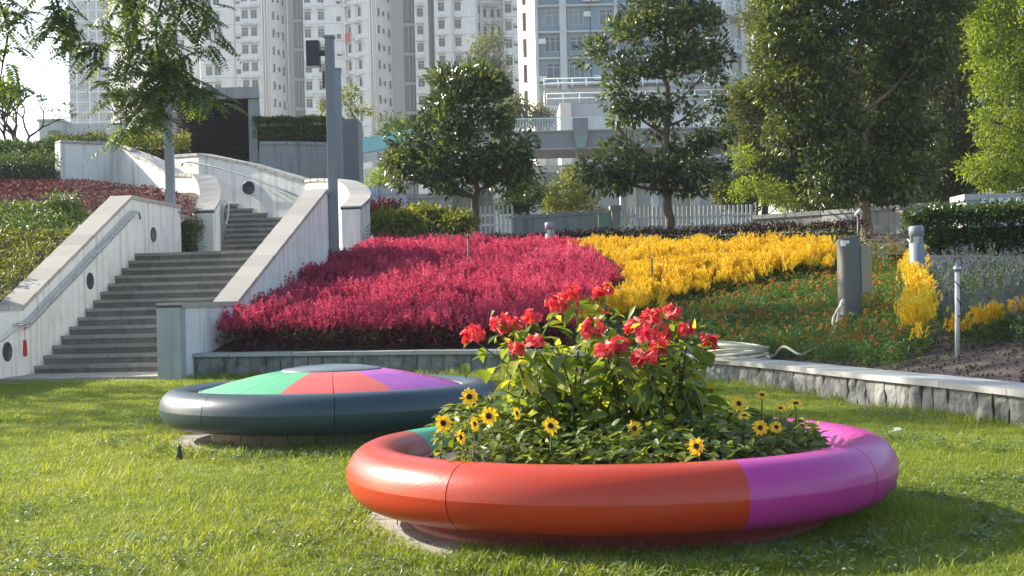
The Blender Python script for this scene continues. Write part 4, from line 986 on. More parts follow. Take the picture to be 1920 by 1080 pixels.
sprinkler('white sprinkler pipe wrapped in dark wire, standing in the bare soil on the right', 1795, 508, 676, 13.4, .024, M_plastic_w)
sprinkler('thin rusty sprinkler rod in the middle of the pink-red flowers', 878, 446, 505, 25.0, .016, solid('rust_pipe', (.18, .08, .06), .7, .2, 10))
sprinkler('short dark stake with a ring on top among the yellow flowers', 1222, 484, 535, 21.0, .014, M_bark, head=False, ring=True, name='garden_stake', cat='stake')
a = at(1608, 445, 26.5); tp = at(1610, 402, 26.5)
t = thing('garden_spotlight', 'dark stake with a small spotlight beside the trunk of the big right tree', 'spotlight', a)
m = MB(); m.tube([a - Vector((0, 0, .4)), tp], .03, 8); m.build('stake', M_dark, t)
m = MB(); m.tube([tp + Vector((-.06, 0, 0)), tp + Vector((.05, .0, .07))], [.03, .055], 10); m.build('lamp_head', M_plastic_w, t)
# a fallen leaf on the shaded grass
p = at(1692, 811, 10.3); p.z = ground_z(p.x, p.y) + .05
lv = leaf_blade('fallen_leaf', leaf_mat('pale_dry_leaf', [(0, (.5, .5, .42)), (1, (.62, .6, .52))], .2, .5), .11, .05)
o = link('fallen_leaf', lv[2], None, Matrix.Translation(p) @ Matrix.Rotation(2.9, 4, 'Z') @ Matrix.Rotation(-.5, 4, 'X')); setp(o, 'single pale dry leaf lying on the shaded grass right of the ring planter', 'leaf')
p = at(336, 838, 9.9); m = MB(); gz_ = ground_z(p.x, p.y)
m.lathe([(0, gz_), (.02, gz_), (.022, gz_ + .05), (.012, gz_ + .08), (.018, gz_ + .09), (.012, gz_ + .105), (0, gz_ + .11)], 10, c=(p.x, p.y, 0))
setp(m.build('lawn_sprinkler', M_dark), 'small dark pop-up sprinkler in the grass at the left of the domed bench', 'sprinkler')

# ------------------------------------------------------------------ hedges and shrubs
def hedge_mesh(name, path, width, zb, h, n, ln, wd, mat, org, rough=.08, side_only=False):
    """Leaf blades over the top and sides of a clipped box that follows a path."""
    path = resample([Vector(p) for p in path], .3); o = offsets(path); k = len(path)
    idx = rng.integers(0, k, n); f = rng.uniform(-.5, .5, n); top = rng.uniform(0, 1, n) < width / (width + 2 * h) * 1.2
    sgn = rng.choice([-1, 1], n); P = np.zeros((n, 3)); D = np.zeros((n, 3))
    pa = np.array([tuple(p) for p in path]); oa = np.array([tuple(v) for v in o])
    P[:] = pa[idx]; t_ = np.stack([-oa[idx, 1], oa[idx, 0]], 1); P[:, :2] += t_ * (f * .32)[:, None]
    s = np.where(top, rng.uniform(-.5, .5, n), .5 * sgn - sgn * np.abs(rng.normal(0, .12, n))); z = np.where(top, h + rng.normal(0, rough * .5, n) - .02, rng.uniform(.02, 1, n) * h)
    nz = np.array([mnoise.noise(Vector(p) * 1.7) for p in P]); z *= 1 + nz * rough * 1.6
    P[:, :2] += oa[idx, :2] * (s * width)[:, None]; P[:, 2] = (zb if not callable(zb) else np.array([zb(a, b) for a, b in P[:, :2]])) + z
    D = rand_dirs(n) * .9 + np.where(top[:, None], np.array([0, 0, .8]), np.concatenate([oa[idx, :2] * sgn[:, None], np.full((n, 1), .45)], 1))
    V, Fq = leaf_arrays(P, D, unit(np.array([0, 0, 1.]) + rng.normal(size=(n, 3)) * .5), ln * rng.uniform(.6, 1.25, n), wd * rng.uniform(.7, 1.2, n))
    return np_mesh(name, V - np.array(org), Fq, mat, np.repeat(rng.uniform(0, 1, n), 2))
def hedge(name, label, cat, path, width, zb, h, n, ln, wd, mat, fill=M_twig, rough=.08):
    path = [Vector(p) for p in path]; c = Vector((path[0].x, path[0].y, zb if not callable(zb) else zb(path[0].x, path[0].y)))
    t = thing(name, label, cat, c)
    link('foliage', hedge_mesh('foliage', path, width, zb, h, n, ln, wd, mat, c, rough), t)
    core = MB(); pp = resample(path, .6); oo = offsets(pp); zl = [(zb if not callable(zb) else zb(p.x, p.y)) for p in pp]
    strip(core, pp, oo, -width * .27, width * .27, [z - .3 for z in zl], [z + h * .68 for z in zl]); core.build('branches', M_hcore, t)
    return t
hb = [at(1738, 440, 21.3), at(1850, 440, 21.0), at(2100, 440, 20.6)]
hz = at(1820, 474, 20.9).z
hedge('clipped_hedge', 'clipped glossy green hedge behind the low pale wall on the right', 'hedge', [(p.x, p.y + .55, 0) for p in hb], 1.1, hz - .05, 0.66, 11000, .09, .05, leaf_mat('round_glossy_leaf', [(0, (.02, .045, .012)), (.6, (.05, .09, .022)), (1, (.12, .17, .04))], .22, .3, spec=.7), rough=.12)
kp = [at(1726, 482, 20.4), at(1850, 483, 20.2), at(2100, 485, 19.9)]
parapet('kerb_wall', 'low pale kerb wall between the violet flowers and the clipped hedge', [(p.x, p.y, p.z + .03) for p in kp], -.2, [p.z - 1 for p in kp], .9, .01, .06, mat=M_conc_lt, cmat=M_paver)
mh = [at(872, 440, 31.5), at(1000, 440, 31.3), at(1150, 441, 31), at(1300, 441, 30.2), at(1450, 441, 29.2), at(1600, 444, 28)]
hedge('low_maroon_hedge', 'low dark maroon hedge running along the back of the flower bed', 'hedge', [(p.x, p.y, 0) for p in mh], .9, lambda x, y: bed_z(x, y) - .05, .42, 16000, .07, .03, L_purple, rough=.1)
gh = [at(1130, 450, 28.2), at(1300, 449, 27.5), at(1500, 451, 25.8), at(1600, 455, 24), at(1700, 452, 21.5)]
hedge('edging_shrubs', 'thin row of yellow-green edging plants between the flowers and the maroon hedge', 'shrubs', [(p.x, p.y + .6, 0) for p in gh], .5, lambda x, y: bed_z(x, y), .36, 2600, .07, .03, L_olive, rough=.3)
lh = [at(690, 445, 30.2), at(800, 440, 30.8), at(880, 440, 31)]
hedge('edging_shrubs', 'strip of low olive plants behind the pink flowers, left of the first tree', 'shrubs', [(p.x, p.y, 0) for p in lh], .9, lambda x, y: bed_z(x, y), .42, 2400, .07, .03, L_olive, rough=.3)
def bush(name, label, cat, px, py, Y, rx, ry, rz, n, ln, wd, mat, per=10, stems=5, crad=.16):
    c = at(px, py, Y); b = Vector((c.x, c.y, c.z - rz)); t = thing(name, label, cat, b)
    link('foliage', crown_mesh('foliage', [(c, (rx, ry, rz))], n, per, ln, wd, mat, b, .0, crad, shell=(.5, 1.0)), t)
    m = MB()
    for k in range(stems): m.tube([b + Vector((random.uniform(-.1, .1), random.uniform(-.1, .1), -.3)), c + Vector((random.uniform(-.6, .6) * rx, random.uniform(-.5, .5) * ry, rz * .4))], [.02, .008], 5)
    m.build('branches', M_twig, t); return t
bush('yellow_green_shrub', 'yellow-green leafy shrub right behind the curved newel of the upper stairs', 'shrub', 735, 425, 31.8, .75, .6, .30, 240, .13, .07, L_yel)
bush('yellow_green_shrub', 'yellow-green shrub sprawling below the blue-grey picket fence', 'shrub', 800, 414, 33.0, .75, .6, .26, 240, .13, .07, L_yel)
bush('yellow_green_shrub', 'small bright yellow shrub at the foot of the first tree', 'shrub', 862, 420, 32.4, .40, .4, .20, 110, .12, .06, L_yel)
bush('purple_shrub', 'dull purple-brown shrub below the blue-grey picket fence', 'shrub', 712, 398, 34, .65, .5, .22, 180, .10, .05, L_maroon)
# planted slope left of the stairs
def slope_cover(name, label, cat, poly, Y0, Y1, x0, x1, zf, n, ln, wd, mat, h, bumpy=.25, blob=1.2):
    x = rng.uniform(x0, x1, n * 4); y = rng.uniform(Y0, Y1, n * 4); z = np.array([zf(a, b) for a, b in zip(x, y)])
    nz = np.array([mnoise.noise(Vector((a * blob, b * blob, 2))) for a, b in zip(x, y)])
    hh = h * (1 + bumpy * 1.6 * nz) * rng.uniform(.35, 1.0, len(x)) ** .5
    px, py = project(np.stack([x, y, z + hh], 1)); s = in_poly(px, py, poly); x, y, z, hh = x[s][:n], y[s][:n], z[s][:n], hh[s][:n]; n = len(x)
    P = np.stack([x, y, z + hh], 1); D = rand_dirs(n) + np.array([0, 0, .55])
    V, Fq = leaf_arrays(P, D, unit(np.array([0, 0, 1.]) + rng.normal(size=(n, 3)) * .55), ln * rng.uniform(.6, 1.3, n), wd * rng.uniform(.7, 1.2, n))
    return setp(link(name, np_mesh(name, V, Fq, mat, np.repeat(rng.uniform(0, 1, n), 2))), label, cat, kind='stuff')
slope_cover('maroon_ground_cover', 'dense maroon ground cover on the slope left of the upper stairs', 'ground cover', [(-420, 335), (150, 338), (300, 352), (365, 372), (362, 425), (314, 425), (312, 384), (240, 372), (170, 418), (-420, 378)], 28.6, 35.2, -18.5, -5.9, left_z, 21000, .075, .035, L_maroon, .34)
slope_cover('lower_slope_shrubs', 'yellow-green shrubs filling the slope outside the left parapet wall', 'shrubs', [(-420, 432), (170, 430), (130, 470), (20, 570), (-420, 640)], 20.0, 27.0, -15.5, -7.9, left_z, 22000, .085, .04, L_slope, .6, .4, 1.5)
slope_cover('upper_slope_shrubs', 'mid-green shrubs on the slope below the maroon ground cover', 'shrubs', [(-420, 372), (60, 380), (130, 385), (180, 405), (175, 435), (-420, 445)], 24.0, 30.0, -17, -7.9, left_z, 16000, .085, .045, L_mid, .65, .35, 1.3)
b = at(122, 400, 27.5)
t = thing('pale_blue_flower_bush', 'taller leafy bush topped with pale lilac flowers outside the left parapet', 'bush', b)
link('foliage', crown_mesh('foliage', [(b, (.35, .35, .36))], 70, 12, .11, .05, L_mid, b, .0, .14), t)
V, Fq = leaf_arrays(np.array([tuple(b + Vector((random.gauss(0, .13), random.gauss(0, .1), random.uniform(.22, .36)))) for _ in range(90)]), rand_dirs(90), rand_dirs(90), .05, .04)
link('blossom', np_mesh('blossom', V - np.array(b), Fq, leaf_mat('lilac_petal', [(0, (.35, .36, .5)), (1, (.62, .62, .72))], .3, .6), np.repeat(rng.uniform(0, 1, 90), 2)), t)
hedge('clipped_hedge', 'soft green clipped hedge above the maroon ground cover at the left edge', 'hedge', [at(-90, 330, 34.6), at(20, 330, 34.6), at(95, 330, 35.2)], 1.0, 4.2, .62, 5200, .07, .03, L_hedge, rough=.2)
t = slope_cover('hibiscus_bushes', 'sunlit leafy bushes with a few red hibiscus flowers behind the clipped hedge on the left', 'bushes', [(-90, 262), (60, 268), (108, 262), (110, 330), (-90, 330)], 35.8, 38.5, -17, -10.8, lambda x, y: 4.1, 9500, .12, .065, L_hedge, 1.35, .15)
for px, py, lab in ((56, 303, 'small red hibiscus flower low in the leafy bushes'), (74, 296, 'larger red hibiscus flower near the white curved wall')):
    V, Fq = leaf_arrays(np.zeros((6, 3)), np.array([[math.cos(k), -.5, math.sin(k)] for k in np.linspace(0, 5.2, 6)]), np.tile([0, -1., .2], (6, 1)), .085, .075)
    setp(link('hibiscus_flower', np_mesh('hibiscus_flower', V, Fq, L_petal_red, rng.uniform(0, 1, 12)), None, Matrix.Translation(at(px, py, 35.6))), lab, 'flower')
hp_ = [at(100, 262, 37.2), at(200, 250, 38.0), at(310, 262, 38.4), at(345, 285, 38.5)]
hedge('clipped_hedge', 'bright yellow-green hedge along the top of the S-shaped white wall', 'hedge', [(p.x, p.y, 0) for p in hp_], 1.3, 4.85, .72, 6500, .10, .05, L_yel, rough=.2)

# ------------------------------------------------------------------ fences and low walls behind the bed
def picket_fence(label, a, b, h, step, w, mat, group='picket fences behind the flower bed', zb=-.3):
    a = Vector(a); b = Vector(b); t = thing('picket_fence', label, 'fence', (a.x, a.y, a.z), group)
    d = b - a; L_ = d.length; n = max(2, int(L_ / step)); u = d.normalized(); s = Vector((-u.y, u.x, 0)).normalized()
    pm_ = MB(); pm_.box((-w / 2, -.018, zb), (w / 2, .018, h)); me = pm_.mesh('picket', mat)
    rz = Matrix.Rotation(math.atan2(u.y, u.x), 4, 'Z')
    for i in range(n + 1): link('picket', me, t, Matrix.Translation(a + d * (i / n)) @ rz)
    for z in (.08, h * .55):
        m = MB(); p0 = a + s * .021; p1 = b + s * .021
        m.hexa([p0 + Vector((0, 0, z)), p1 + Vector((0, 0, z)), p0 + s * .03 + Vector((0, 0, z)), p1 + s * .03 + Vector((0, 0, z)), p0 + Vector((0, 0, z + .045)), p1 + Vector((0, 0, z + .045)), p0 + s * .03 + Vector((0, 0, z + .045)), p1 + s * .03 + Vector((0, 0, z + .045))]); m.build('rail', mat, t)
a = at(852, 431, 34.5); b = at(961, 430, 34.5); b.z = a.z = at(900, 430, 34.5).z
picket_fence('white picket fence behind the first dark tree, left of the grey wall', a, b, .58, .105, .055, M_picket)
a = at(1163, 431, 34.5); b = at(1409, 430, 34.5); b.z = a.z = at(1290, 430, 34.5).z
picket_fence('long white picket fence behind the second dark tree, between two walls', a, b, .58, .105, .055, M_picket)
a = at(686, 390, 38.5); b = at(765, 390, 38.0); b.z = a.z = at(720, 388, 38.2).z
picket_fence('blue-grey picket fence in shade behind the curved newel of the stairs', a, b, .58, .075, .04, M_blue_picket)
a = at(1845, 392, 24.5); b = at(1990, 392, 24.0); b.z = a.z = at(1880, 392, 24.3).z
picket_fence('short white picket fence showing above the clipped right hedge', a, b, .20, .13, .06, M_picket)
def low_wall(label, pts, th, zdrop, name='boundary_wall', mat=None, cmat=None, step=1.0, ct=.1, over=.03):
    p = [at(*q) for q in pts]; return parapet(name, label, [(v.x, v.y, v.z) for v in p], th, [v.z - zdrop for v in p], step, over, ct, mat=mat or M_conc, cmat=cmat or M_conc)
low_wall('stained grey wall between the two white picket fences', [(963, 405, 34.4), (1150, 391, 34.6)], -.25, 1.6)
low_wall('stained wall in tree shade, right of the long picket fence', [(1411, 404, 34.2), (1540, 395, 33.0), (1660, 386, 31.5), (1760, 378, 30.0), (1815, 374, 29)], -.25, 2.2)
def block(name, label, cat, x0, x1, yt, yb, Y, depth, mat, cap=None, capo=.04, caph=.12):
    a = at(x0, yb, Y); b = at(x1, yb, Y); zt = at((x0 + x1) / 2, yt, Y).z; zb = min(a.z, b.z)
    t = thing(name, label, cat, ((a.x + b.x) / 2, Y, zb)); m = MB(); m.box((a.x, Y, zb - 1), (b.x, Y + depth, zt - (caph if cap else 0))); m.build('wall_body', mat, t)
    if cap: m = MB(); m.box((a.x - capo, Y - capo, zt - caph), (b.x + capo, Y + depth + capo, zt)); m.build('cap_slab', cap, t)
    return t
block('gate_pier', 'square grey pier at the left end of the long white picket fence', 'pier', 1148, 1163, 385, 432, 34.3, .5, M_conc, M_conc)
block('utility_block', 'square concrete block with a light left side, left of the first tree trunk', 'block', 848, 925, 351, 432, 36.0, 2.4, M_conc)
block('side_wall', 'pale blue-grey low wall between the blue picket fence and the concrete block', 'wall', 765, 846, 363, 412, 37.5, .3, M_pillar, M_pillar)
block('wall_block', 'blue-grey wall block with a coping above the clipped right hedge', 'wall', 1812, 1990, 362, 400, 26.0, .8, M_pillar, M_pillar)
a = at(1121, 402, 34.2); b = at(1145, 427, 34.2)
t = thing('utility_box', 'small green metal box fixed to the grey wall beside the long picket fence', 'box', (a.x, 34.1, b.z)); m = MB(); m.box((a.x, 34.08, b.z), (b.x, 34.2, a.z)); m.build('box_body', M_green_box, t)
m = MB(); m.box((a.x + .03, 34.07, b.z + .03), (b.x - .03, 34.08, a.z - .03)); m.build('box_door', M_green_box, t)
# kiosk with black louvres
KY = 43.0
a = at(340, 300, KY); b = at(484, 300, KY); zt = at(420, 165, KY + .0).z; zl = at(420, 186, KY).z; zb = at(420, 305, KY).z
Lc = at(232, 168, 47.5)
t = thing('louvred_kiosk', 'concrete kiosk with black louvred front and flat roof above the stairs', 'kiosk', (b.x, KY, zb))
m = MB(); poly = [(b.x + .1, KY - .1), (b.x - 1.1, KY + 5.5), (Lc.x - .3, 50), (Lc.x - .1, 47.4), (a.x - .1, KY - .1)]
m.prism(poly, zl, zt); m.build('roof', M_conc, t)
m = MB(); m.box((b.x - .27, KY, zb - 1), (b.x, KY + .5, zl - .003)); m.build('column', M_conc, t)
m = MB(); m.box((Lc.x, 47.4, zb - 1), (Lc.x + .18, 47.8, zl - .003)); m.build('column', M_conc_lt, t)
m = MB(); m.prism([(a.x - .0, KY + .35), (b.x - .28, KY + .35), (b.x - 1.25, KY + 4.5), (Lc.x + .3, 49)], zb - 1, zl - .01); m.build('inner_box', M_louvre, t)
m = MB(); z = zb
while z < zl - .05:
    m.hexa([(a.x, KY + .10, z), (b.x - .275, KY + .10, z), (a.x, KY + .22, z + .05), (b.x - .275, KY + .22, z + .05), (a.x, KY + .10, z + .015), (b.x - .275, KY + .10, z + .015), (a.x, KY + .22, z + .065), (b.x - .275, KY + .22, z + .085)]); z += .075
o = m.build('louvres', M_louvre, t); o['kind'] = 'stuff'
m = MB(); z = zb; p0 = Vector((a.x - .06, KY + .1, 0)); p1 = Vector((Lc.x + .2, 47.5, 0)); nn = Vector((-(p1 - p0).y, (p1 - p0).x, 0)).normalized() * -.1
while z < zl - .05:
    m.hexa([p0 + Vector((0, 0, z)), p1 + Vector((0, 0, z)), p0 - nn + Vector((0, 0, z + .05)), p1 - nn + Vector((0, 0, z + .05)), p0 + Vector((0, 0, z + .015)), p1 + Vector((0, 0, z + .015)), p0 - nn + Vector((0, 0, z + .065)), p1 - nn + Vector((0, 0, z + .065))]); z += .10
o = m.build('side_louvres', M_conc, t); o['kind'] = 'stuff'
# planter wall with hedge, tiled block
low_wall('stained concrete planter wall right of the louvred kiosk', [(486, 265, 42.4), (560, 265, 42.4), (642, 268, 42.4)], -.3, 3.5, name='planter_wall')
a = at(488, 262, 43.2); b = at(634, 264, 43.2)
hedge('clipped_hedge', 'square-cut dark hedge on the concrete planter wall beside the kiosk', 'hedge', [(a.x, a.y, 0), (b.x, b.y, 0)], 1.1, a.z - .05, .64, 12000, .09, .04, L_mid, rough=.06)
block('tiled_block', 'dark grey tiled block behind the curved newel of the stairs', 'block', 637, 674, 223, 350, 41.0, 1.2, M_tile)
bt = bpy.data.objects['tiled_block']; a = at(637, 350, 41.0); b = at(674, 350, 41.0); zt = at(655, 222, 41).z; zb = at(655, 345, 41).z
tb = MB(); nx = 6; w_ = (b.x - a.x) / nx; z = zb; r_ = 0
while z + .1 < zt - .02:
    for i in range(nx): tb.box((a.x + i * w_ + .006, 40.985, z + .006), (a.x + (i + 1) * w_ - .006, 41.002, z + .094))
    z += .1
o = tb.build('tile_facing', M_tile, bt); o['kind'] = 'stuff'
# low pale building on the far left
a = at(84, 262, 75); b = at(150, 262, 75); zt = at(110, 227, 75).z
t = thing('low_building', 'low pale flat-roofed building on the skyline at the left', 'building', (a.x, 75, 0))
m = MB(); m.box((a.x - .3, 75, -.7), (a.x + .9, 82, zt)); m.box((a.x + .9, 75.6, -.7), (b.x + 3, 82, zt - .12)); m.build('wall', M_conc_lt, t)
m = MB(); m.box((a.x - .4, 74.9, zt + .002), (a.x + 1.0, 82.1, zt + .12)); m.build('roof', M_conc_lt, t)
m = MB(); m.box((a.x + .2, 74.97, zt - 1.2), (a.x + .75, 75.01, zt - .5)); m.build('window', glass_mat('grey_glass', (.12, .13, .14)), t)

# ------------------------------------------------------------------ towers
T_white = solid('weathered_white_tower', (0.72, 0.71, 0.68), 0.9, 0.07, .12, streak=0.5, streak_col=(0.36, 0.34, 0.30, 1), dirt=0.25, dirt_col=(0.4, 0.38, 0.34, 1), dirt_scale=.3)
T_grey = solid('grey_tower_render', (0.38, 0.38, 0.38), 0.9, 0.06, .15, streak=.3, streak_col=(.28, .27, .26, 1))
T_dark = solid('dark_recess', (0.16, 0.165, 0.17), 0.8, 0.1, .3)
T_blue = solid('blue_tile_panel', (0.16, 0.245, 0.295), 0.6, 0.08, .4, per_obj=.12)
T_slab = solid('pale_ledge', (0.46, 0.48, 0.48), 0.8, 0.06, .4)
T_cream = solid('cream_tower_side', (0.62, 0.57, 0.49), 0.9, 0.06, .2, streak=.3, streak_col=(.4, .36, .3, 1))
T_teal = solid('teal_tower_panel', (0.13, 0.24, 0.26), 0.5, 0.08, .4)
T_frame = solid('aluminium_frame', (0.36, 0.37, 0.37), 0.5, 0.05, 2)
T_ac = solid('air_conditioner_case', (0.58, 0.57, 0.53), 0.7, 0.1, 2, per_obj=.2)
T_pipe = solid('tower_drain_pipe', (0.50, 0.46, 0.42), 0.8, 0.1, .5)
W_glass = glass_mat('dark_window_glass', (0.055, 0.062, 0.068), .25)
W_blue = glass_mat('blue_window_glass', (0.07, 0.105, 0.13), .2)
def win_meshes(w, h, cols, top, fw=.045, gm=None):
    """Frame bars (origin at the window centre, facing -Y) and the panes as a second mesh."""
    f = MB(); f.box((-w / 2, -.05, -h / 2), (-w / 2 + fw, .06, h / 2)); f.box((w / 2 - fw, -.05, -h / 2), (w / 2, .06, h / 2))
    f.box((-w / 2 + fw, -.05, -h / 2), (w / 2 - fw, .06, -h / 2 + fw)); f.box((-w / 2 + fw, -.05, h / 2 - fw), (w / 2 - fw, .06, h / 2))
    for c in range(1, cols): x = -w / 2 + w * c / cols; f.box((x - fw / 2, -.045, -h / 2 + fw), (x + fw / 2, .05, h / 2 - fw))
    if top: f.box((-w / 2 + fw, -.04, h / 2 - top - fw / 2), (w / 2 - fw, .045, h / 2 - top + fw / 2))
    p = MB(); p.box((-w / 2 + fw * .5, 0, -h / 2 + fw * .5), (w / 2 - fw * .5, .03, h / 2 - fw * .5))
    return f.mesh('window', T_frame), p.mesh('pane', gm or W_glass)
def hood_mesh(w):
    m = MB(); m.box((-w / 2, -.55, 0), (w / 2, .05, .1)); return m.mesh('hood', T_slab)
def ac_mesh():
    m = MB(); m.box((-.36, -.5, -.22), (.36, .05, .22)); m.box((-.42, -.55, -.3), (.42, .05, -.225)); return m.mesh('air_conditioner', T_ac)
hood = hood_mesh(1.3); acm = ac_mesh()
def face(p, q):
    d = (q - p); d.z = 0; d.normalize(); return Matrix.Rotation(math.atan2(d.y, d.x), 4, 'Z')
def X(px, Y): return (px - 960) * Y / F
Wm = win_meshes(1.0, 1.4, 2, .45); Wn = win_meshes(.7, 1.35, 1, .4); Ws = win_meshes(.7, .8, 1, 0)
tw = thing('white_tower', 'huge weathered white apartment tower with rows of small windows behind the trees', 'tower', (X(640, 222), 222, 0))
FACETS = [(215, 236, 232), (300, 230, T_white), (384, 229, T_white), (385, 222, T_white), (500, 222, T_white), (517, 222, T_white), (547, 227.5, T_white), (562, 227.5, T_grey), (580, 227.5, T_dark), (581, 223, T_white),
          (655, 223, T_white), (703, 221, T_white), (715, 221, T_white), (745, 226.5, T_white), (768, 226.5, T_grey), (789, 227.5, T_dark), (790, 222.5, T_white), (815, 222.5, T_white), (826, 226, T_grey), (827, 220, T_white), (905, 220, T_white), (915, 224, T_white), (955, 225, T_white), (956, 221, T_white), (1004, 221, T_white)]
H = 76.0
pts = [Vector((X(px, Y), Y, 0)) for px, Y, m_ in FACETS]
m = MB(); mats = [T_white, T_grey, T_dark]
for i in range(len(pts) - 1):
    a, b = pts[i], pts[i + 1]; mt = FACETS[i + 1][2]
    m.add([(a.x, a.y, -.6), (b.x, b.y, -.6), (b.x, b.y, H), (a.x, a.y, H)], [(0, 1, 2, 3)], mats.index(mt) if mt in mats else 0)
a, b = pts[0], pts[-1]; m.add([(a.x, a.y, -.6), (a.x, 255, -.6), (a.x, 255, H), (a.x, a.y, H), (b.x, b.y, -.6), (b.x, 255, -.6), (b.x, 255, H), (b.x, b.y, H)], [(0, 3, 2, 1), (4, 5, 6, 7), (1, 2, 6, 5)])
m.add([(p.x, p.y, H) for p in pts] + [(b.x, 255, H), (a.x, 255, H)], [tuple(range(len(pts) + 2))])
m.build('wall', mats, tw)
ZF = [47.2 - 2.82 * k for k in range(-2, 9)]
def facet_at(px):
    for i in range(len(FACETS) - 1):
        if FACETS[i][0] <= px < FACETS[i + 1][0]:
            p, q = pts[i], pts[i + 1]; t_ = (px - FACETS[i][0]) / max(FACETS[i + 1][0] - FACETS[i][0], .01); return p.lerp(q, t_), face(p, q)
COLS = [(337, 'm', 0, .5), (351, 'm', 0, .6), (402, 'm', -.2, .7), (418, 'm', -.2, .7), (458, 's', -.4, .5), (471, 'm', .3, .35), (488, 'm', .3, .9), (523, 'n', .2, 1), (532, 's', .2, .9), (541, 'n', .2, .3), (589, 'm', 0, .8),
        (614, 'm', 0, .6), (647, 's', -.6, .5), (665, 'm', .1, .8), (684, 'm', .2, .8), (721, 'n', .2, 1), (730, 's', .2, .9), (740, 'n', .2, .3), (800, 'm', 0, .8), (840, 'm', .3, .9), (871, 'm', .3, .9), (908, 'n', 0, .2), (924, 'm', 0, .8), (938, 'm', 0, .4), (949, 'n', 0, .3), (966, 'm', 0, .2), (979, 's', 0, 1)]
for px, ty, dz, acp in COLS:
    fp, fr = facet_at(px); fm, pm2 = {'m': Wm, 'n': Wn, 's': Ws}[ty]
    out = fr @ Vector((0, -.02, 0))
    for z in ZF:
        if z < 20: continue
        p = Vector((fp.x, fp.y, z + dz)) + out
        M_ = Matrix.Translation(p) @ fr
        w = link('window', fm, tw, M_); link('pane', pm2, w, M_)
        if ty == 'm': link('hood', hood, w, Matrix.Translation(p + Vector((0, 0, .95))) @ fr)
        if random.random() < acp: link('air_conditioner', acm, w, Matrix.Translation(p + fr @ Vector((.15, -.05, 1.25 if ty == 'm' else .2))) @ fr)
m = MB()
for px in (504, 509, 514, 450, 706, 711, 716, 660, 823, 862, 905, 911, 958, 383, 552):
    fp, fr = facet_at(px); p = fp + fr @ Vector((0, -.2, 0)); m.tube([Vector((p.x, p.y, 0)), Vector((p.x, p.y, H - .5))], .16, 6)
m.build('drain_pipes', T_pipe, tw)
for px0, px1, Y, ph in ((562, 580, 227.45, 0), (768, 789, 227.0, 1.2)):
    for k in range(12):
        z = 62 - ph - k * 4.82; m = MB(); a = X(px0 + 1, Y); b = X(px1, Y)
        m.box((a, Y - .5, z - .5), (b, Y + .05, z)); m.box(((a * .55 + b * .45) - .07, Y - .25, z - 4.4), ((a * .55 + b * .45) + .07, Y - .1, z - .502)); m.box(((a * .2 + b * .8) - .07, Y - .25, z - 4.4), ((a * .2 + b * .8) + .07, Y - .1, z - .502)); m.build('landing_panel', T_grey, tw)
# floor joints of the facade
for k, z in enumerate(ZF):
    m = MB()
    for i in range(len(pts) - 1):
        if FACETS[i + 1][2] is T_white and (pts[i + 1] - pts[i]).length > 2.2 and abs(pts[i].y - pts[i + 1].y) < 3:
            a, b = pts[i], pts[i + 1]; fr = face(a, b); o_ = fr @ Vector((0, -.04, 0)); a = a + o_; b = b + o_
            m.add([(a.x, a.y, z + 1.45), (b.x, b.y, z + 1.45), (b.x, b.y, z + 1.53), (a.x, a.y, z + 1.53)], [(0, 1, 2, 3)])
    m.build('floor_joint', T_grey, tw)['kind'] = 'stuff'
# laundry and one red cloth hung outside
fp, fr = facet_at(665); p = Vector((fp.x, fp.y - .7, 47.2 - 2.82 * 1.35)); m = MB(); m.box(p + Vector((-.5, -.02, -.8)), p + Vector((.35, .02, .7)))
setp(m.build('red_laundry', M_red_plastic), 'dark red washing hung outside a window of the white tower', 'laundry')

# blue and cream tower in the middle
BY = 150.0
tb_ = thing('blue_tower', 'blue-panelled apartment tower with a sunlit cream side wall behind the second tree', 'tower', (X(1015, BY), BY, 0))
a = Vector((X(983, 162), 162, 0)); b = Vector((X(1015, BY), BY, 0)); HB = 62.0
m = MB(); m.prism([(b.x, b.y), (X(1424, BY), BY + 1.5), (X(1424, BY) - 1, 166), (a.x + 2, 170), (a.x, a.y)], -.6, HB); m.build('side_wall', T_cream, tb_)
frL = face(a, b); sm, spn = win_meshes(.8, 2.1, 1, 0)
zC = [at(1000, y, 156).z for y in (-8, 41, 90, 138, 187)]
for z in zC:
    p = a.lerp(b, .5) + Vector((0, 0, z)) + frL @ Vector((0, -.03, 0)); M_ = Matrix.Translation(p) @ frL
    w = link('window', sm, tb_, M_); link('pane', spn, w, M_)
    m = MB(); q = frL @ Vector((0, -.03, 0)); m.hexa([a + q + Vector((0, 0, z - 2.0)), b + q + Vector((0, 0, z - 2.0)), a - q + Vector((0, 0, z - 2.0)), b - q + Vector((0, 0, z - 2.0)), a + q + Vector((0, 0, z - 1.9)), b + q + Vector((0, 0, z - 1.9)), a - q + Vector((0, 0, z - 1.9)), b - q + Vector((0, 0, z - 1.9))]); m.build('floor_joint', M_conc_lt, tb_)
bays = [(1022, 1060), (1075, 1118), (1120, 1163), (1166, 1212), (1214, 1262), (1275, 1318), (1322, 1362)]
for px in (1015, 1061, 1163.5, 1263, 1363, 1395):
    w = 13 if px in (1061, 1263, 1363) else 6; m = MB(); m.box((X(px, BY), BY - .55, 0), (X(px + w, BY), BY - .003, HB)); m.build('column', T_slab, tb_)
zS = [at(1100, y, BY).z for y in (-39, 10, 59, 108, 157)]
wm3 = win_meshes(1.75, 1.7, 3, .5, .08, W_blue); wm2 = win_meshes(1.5, 1.7, 2, .5, .08, W_blue)
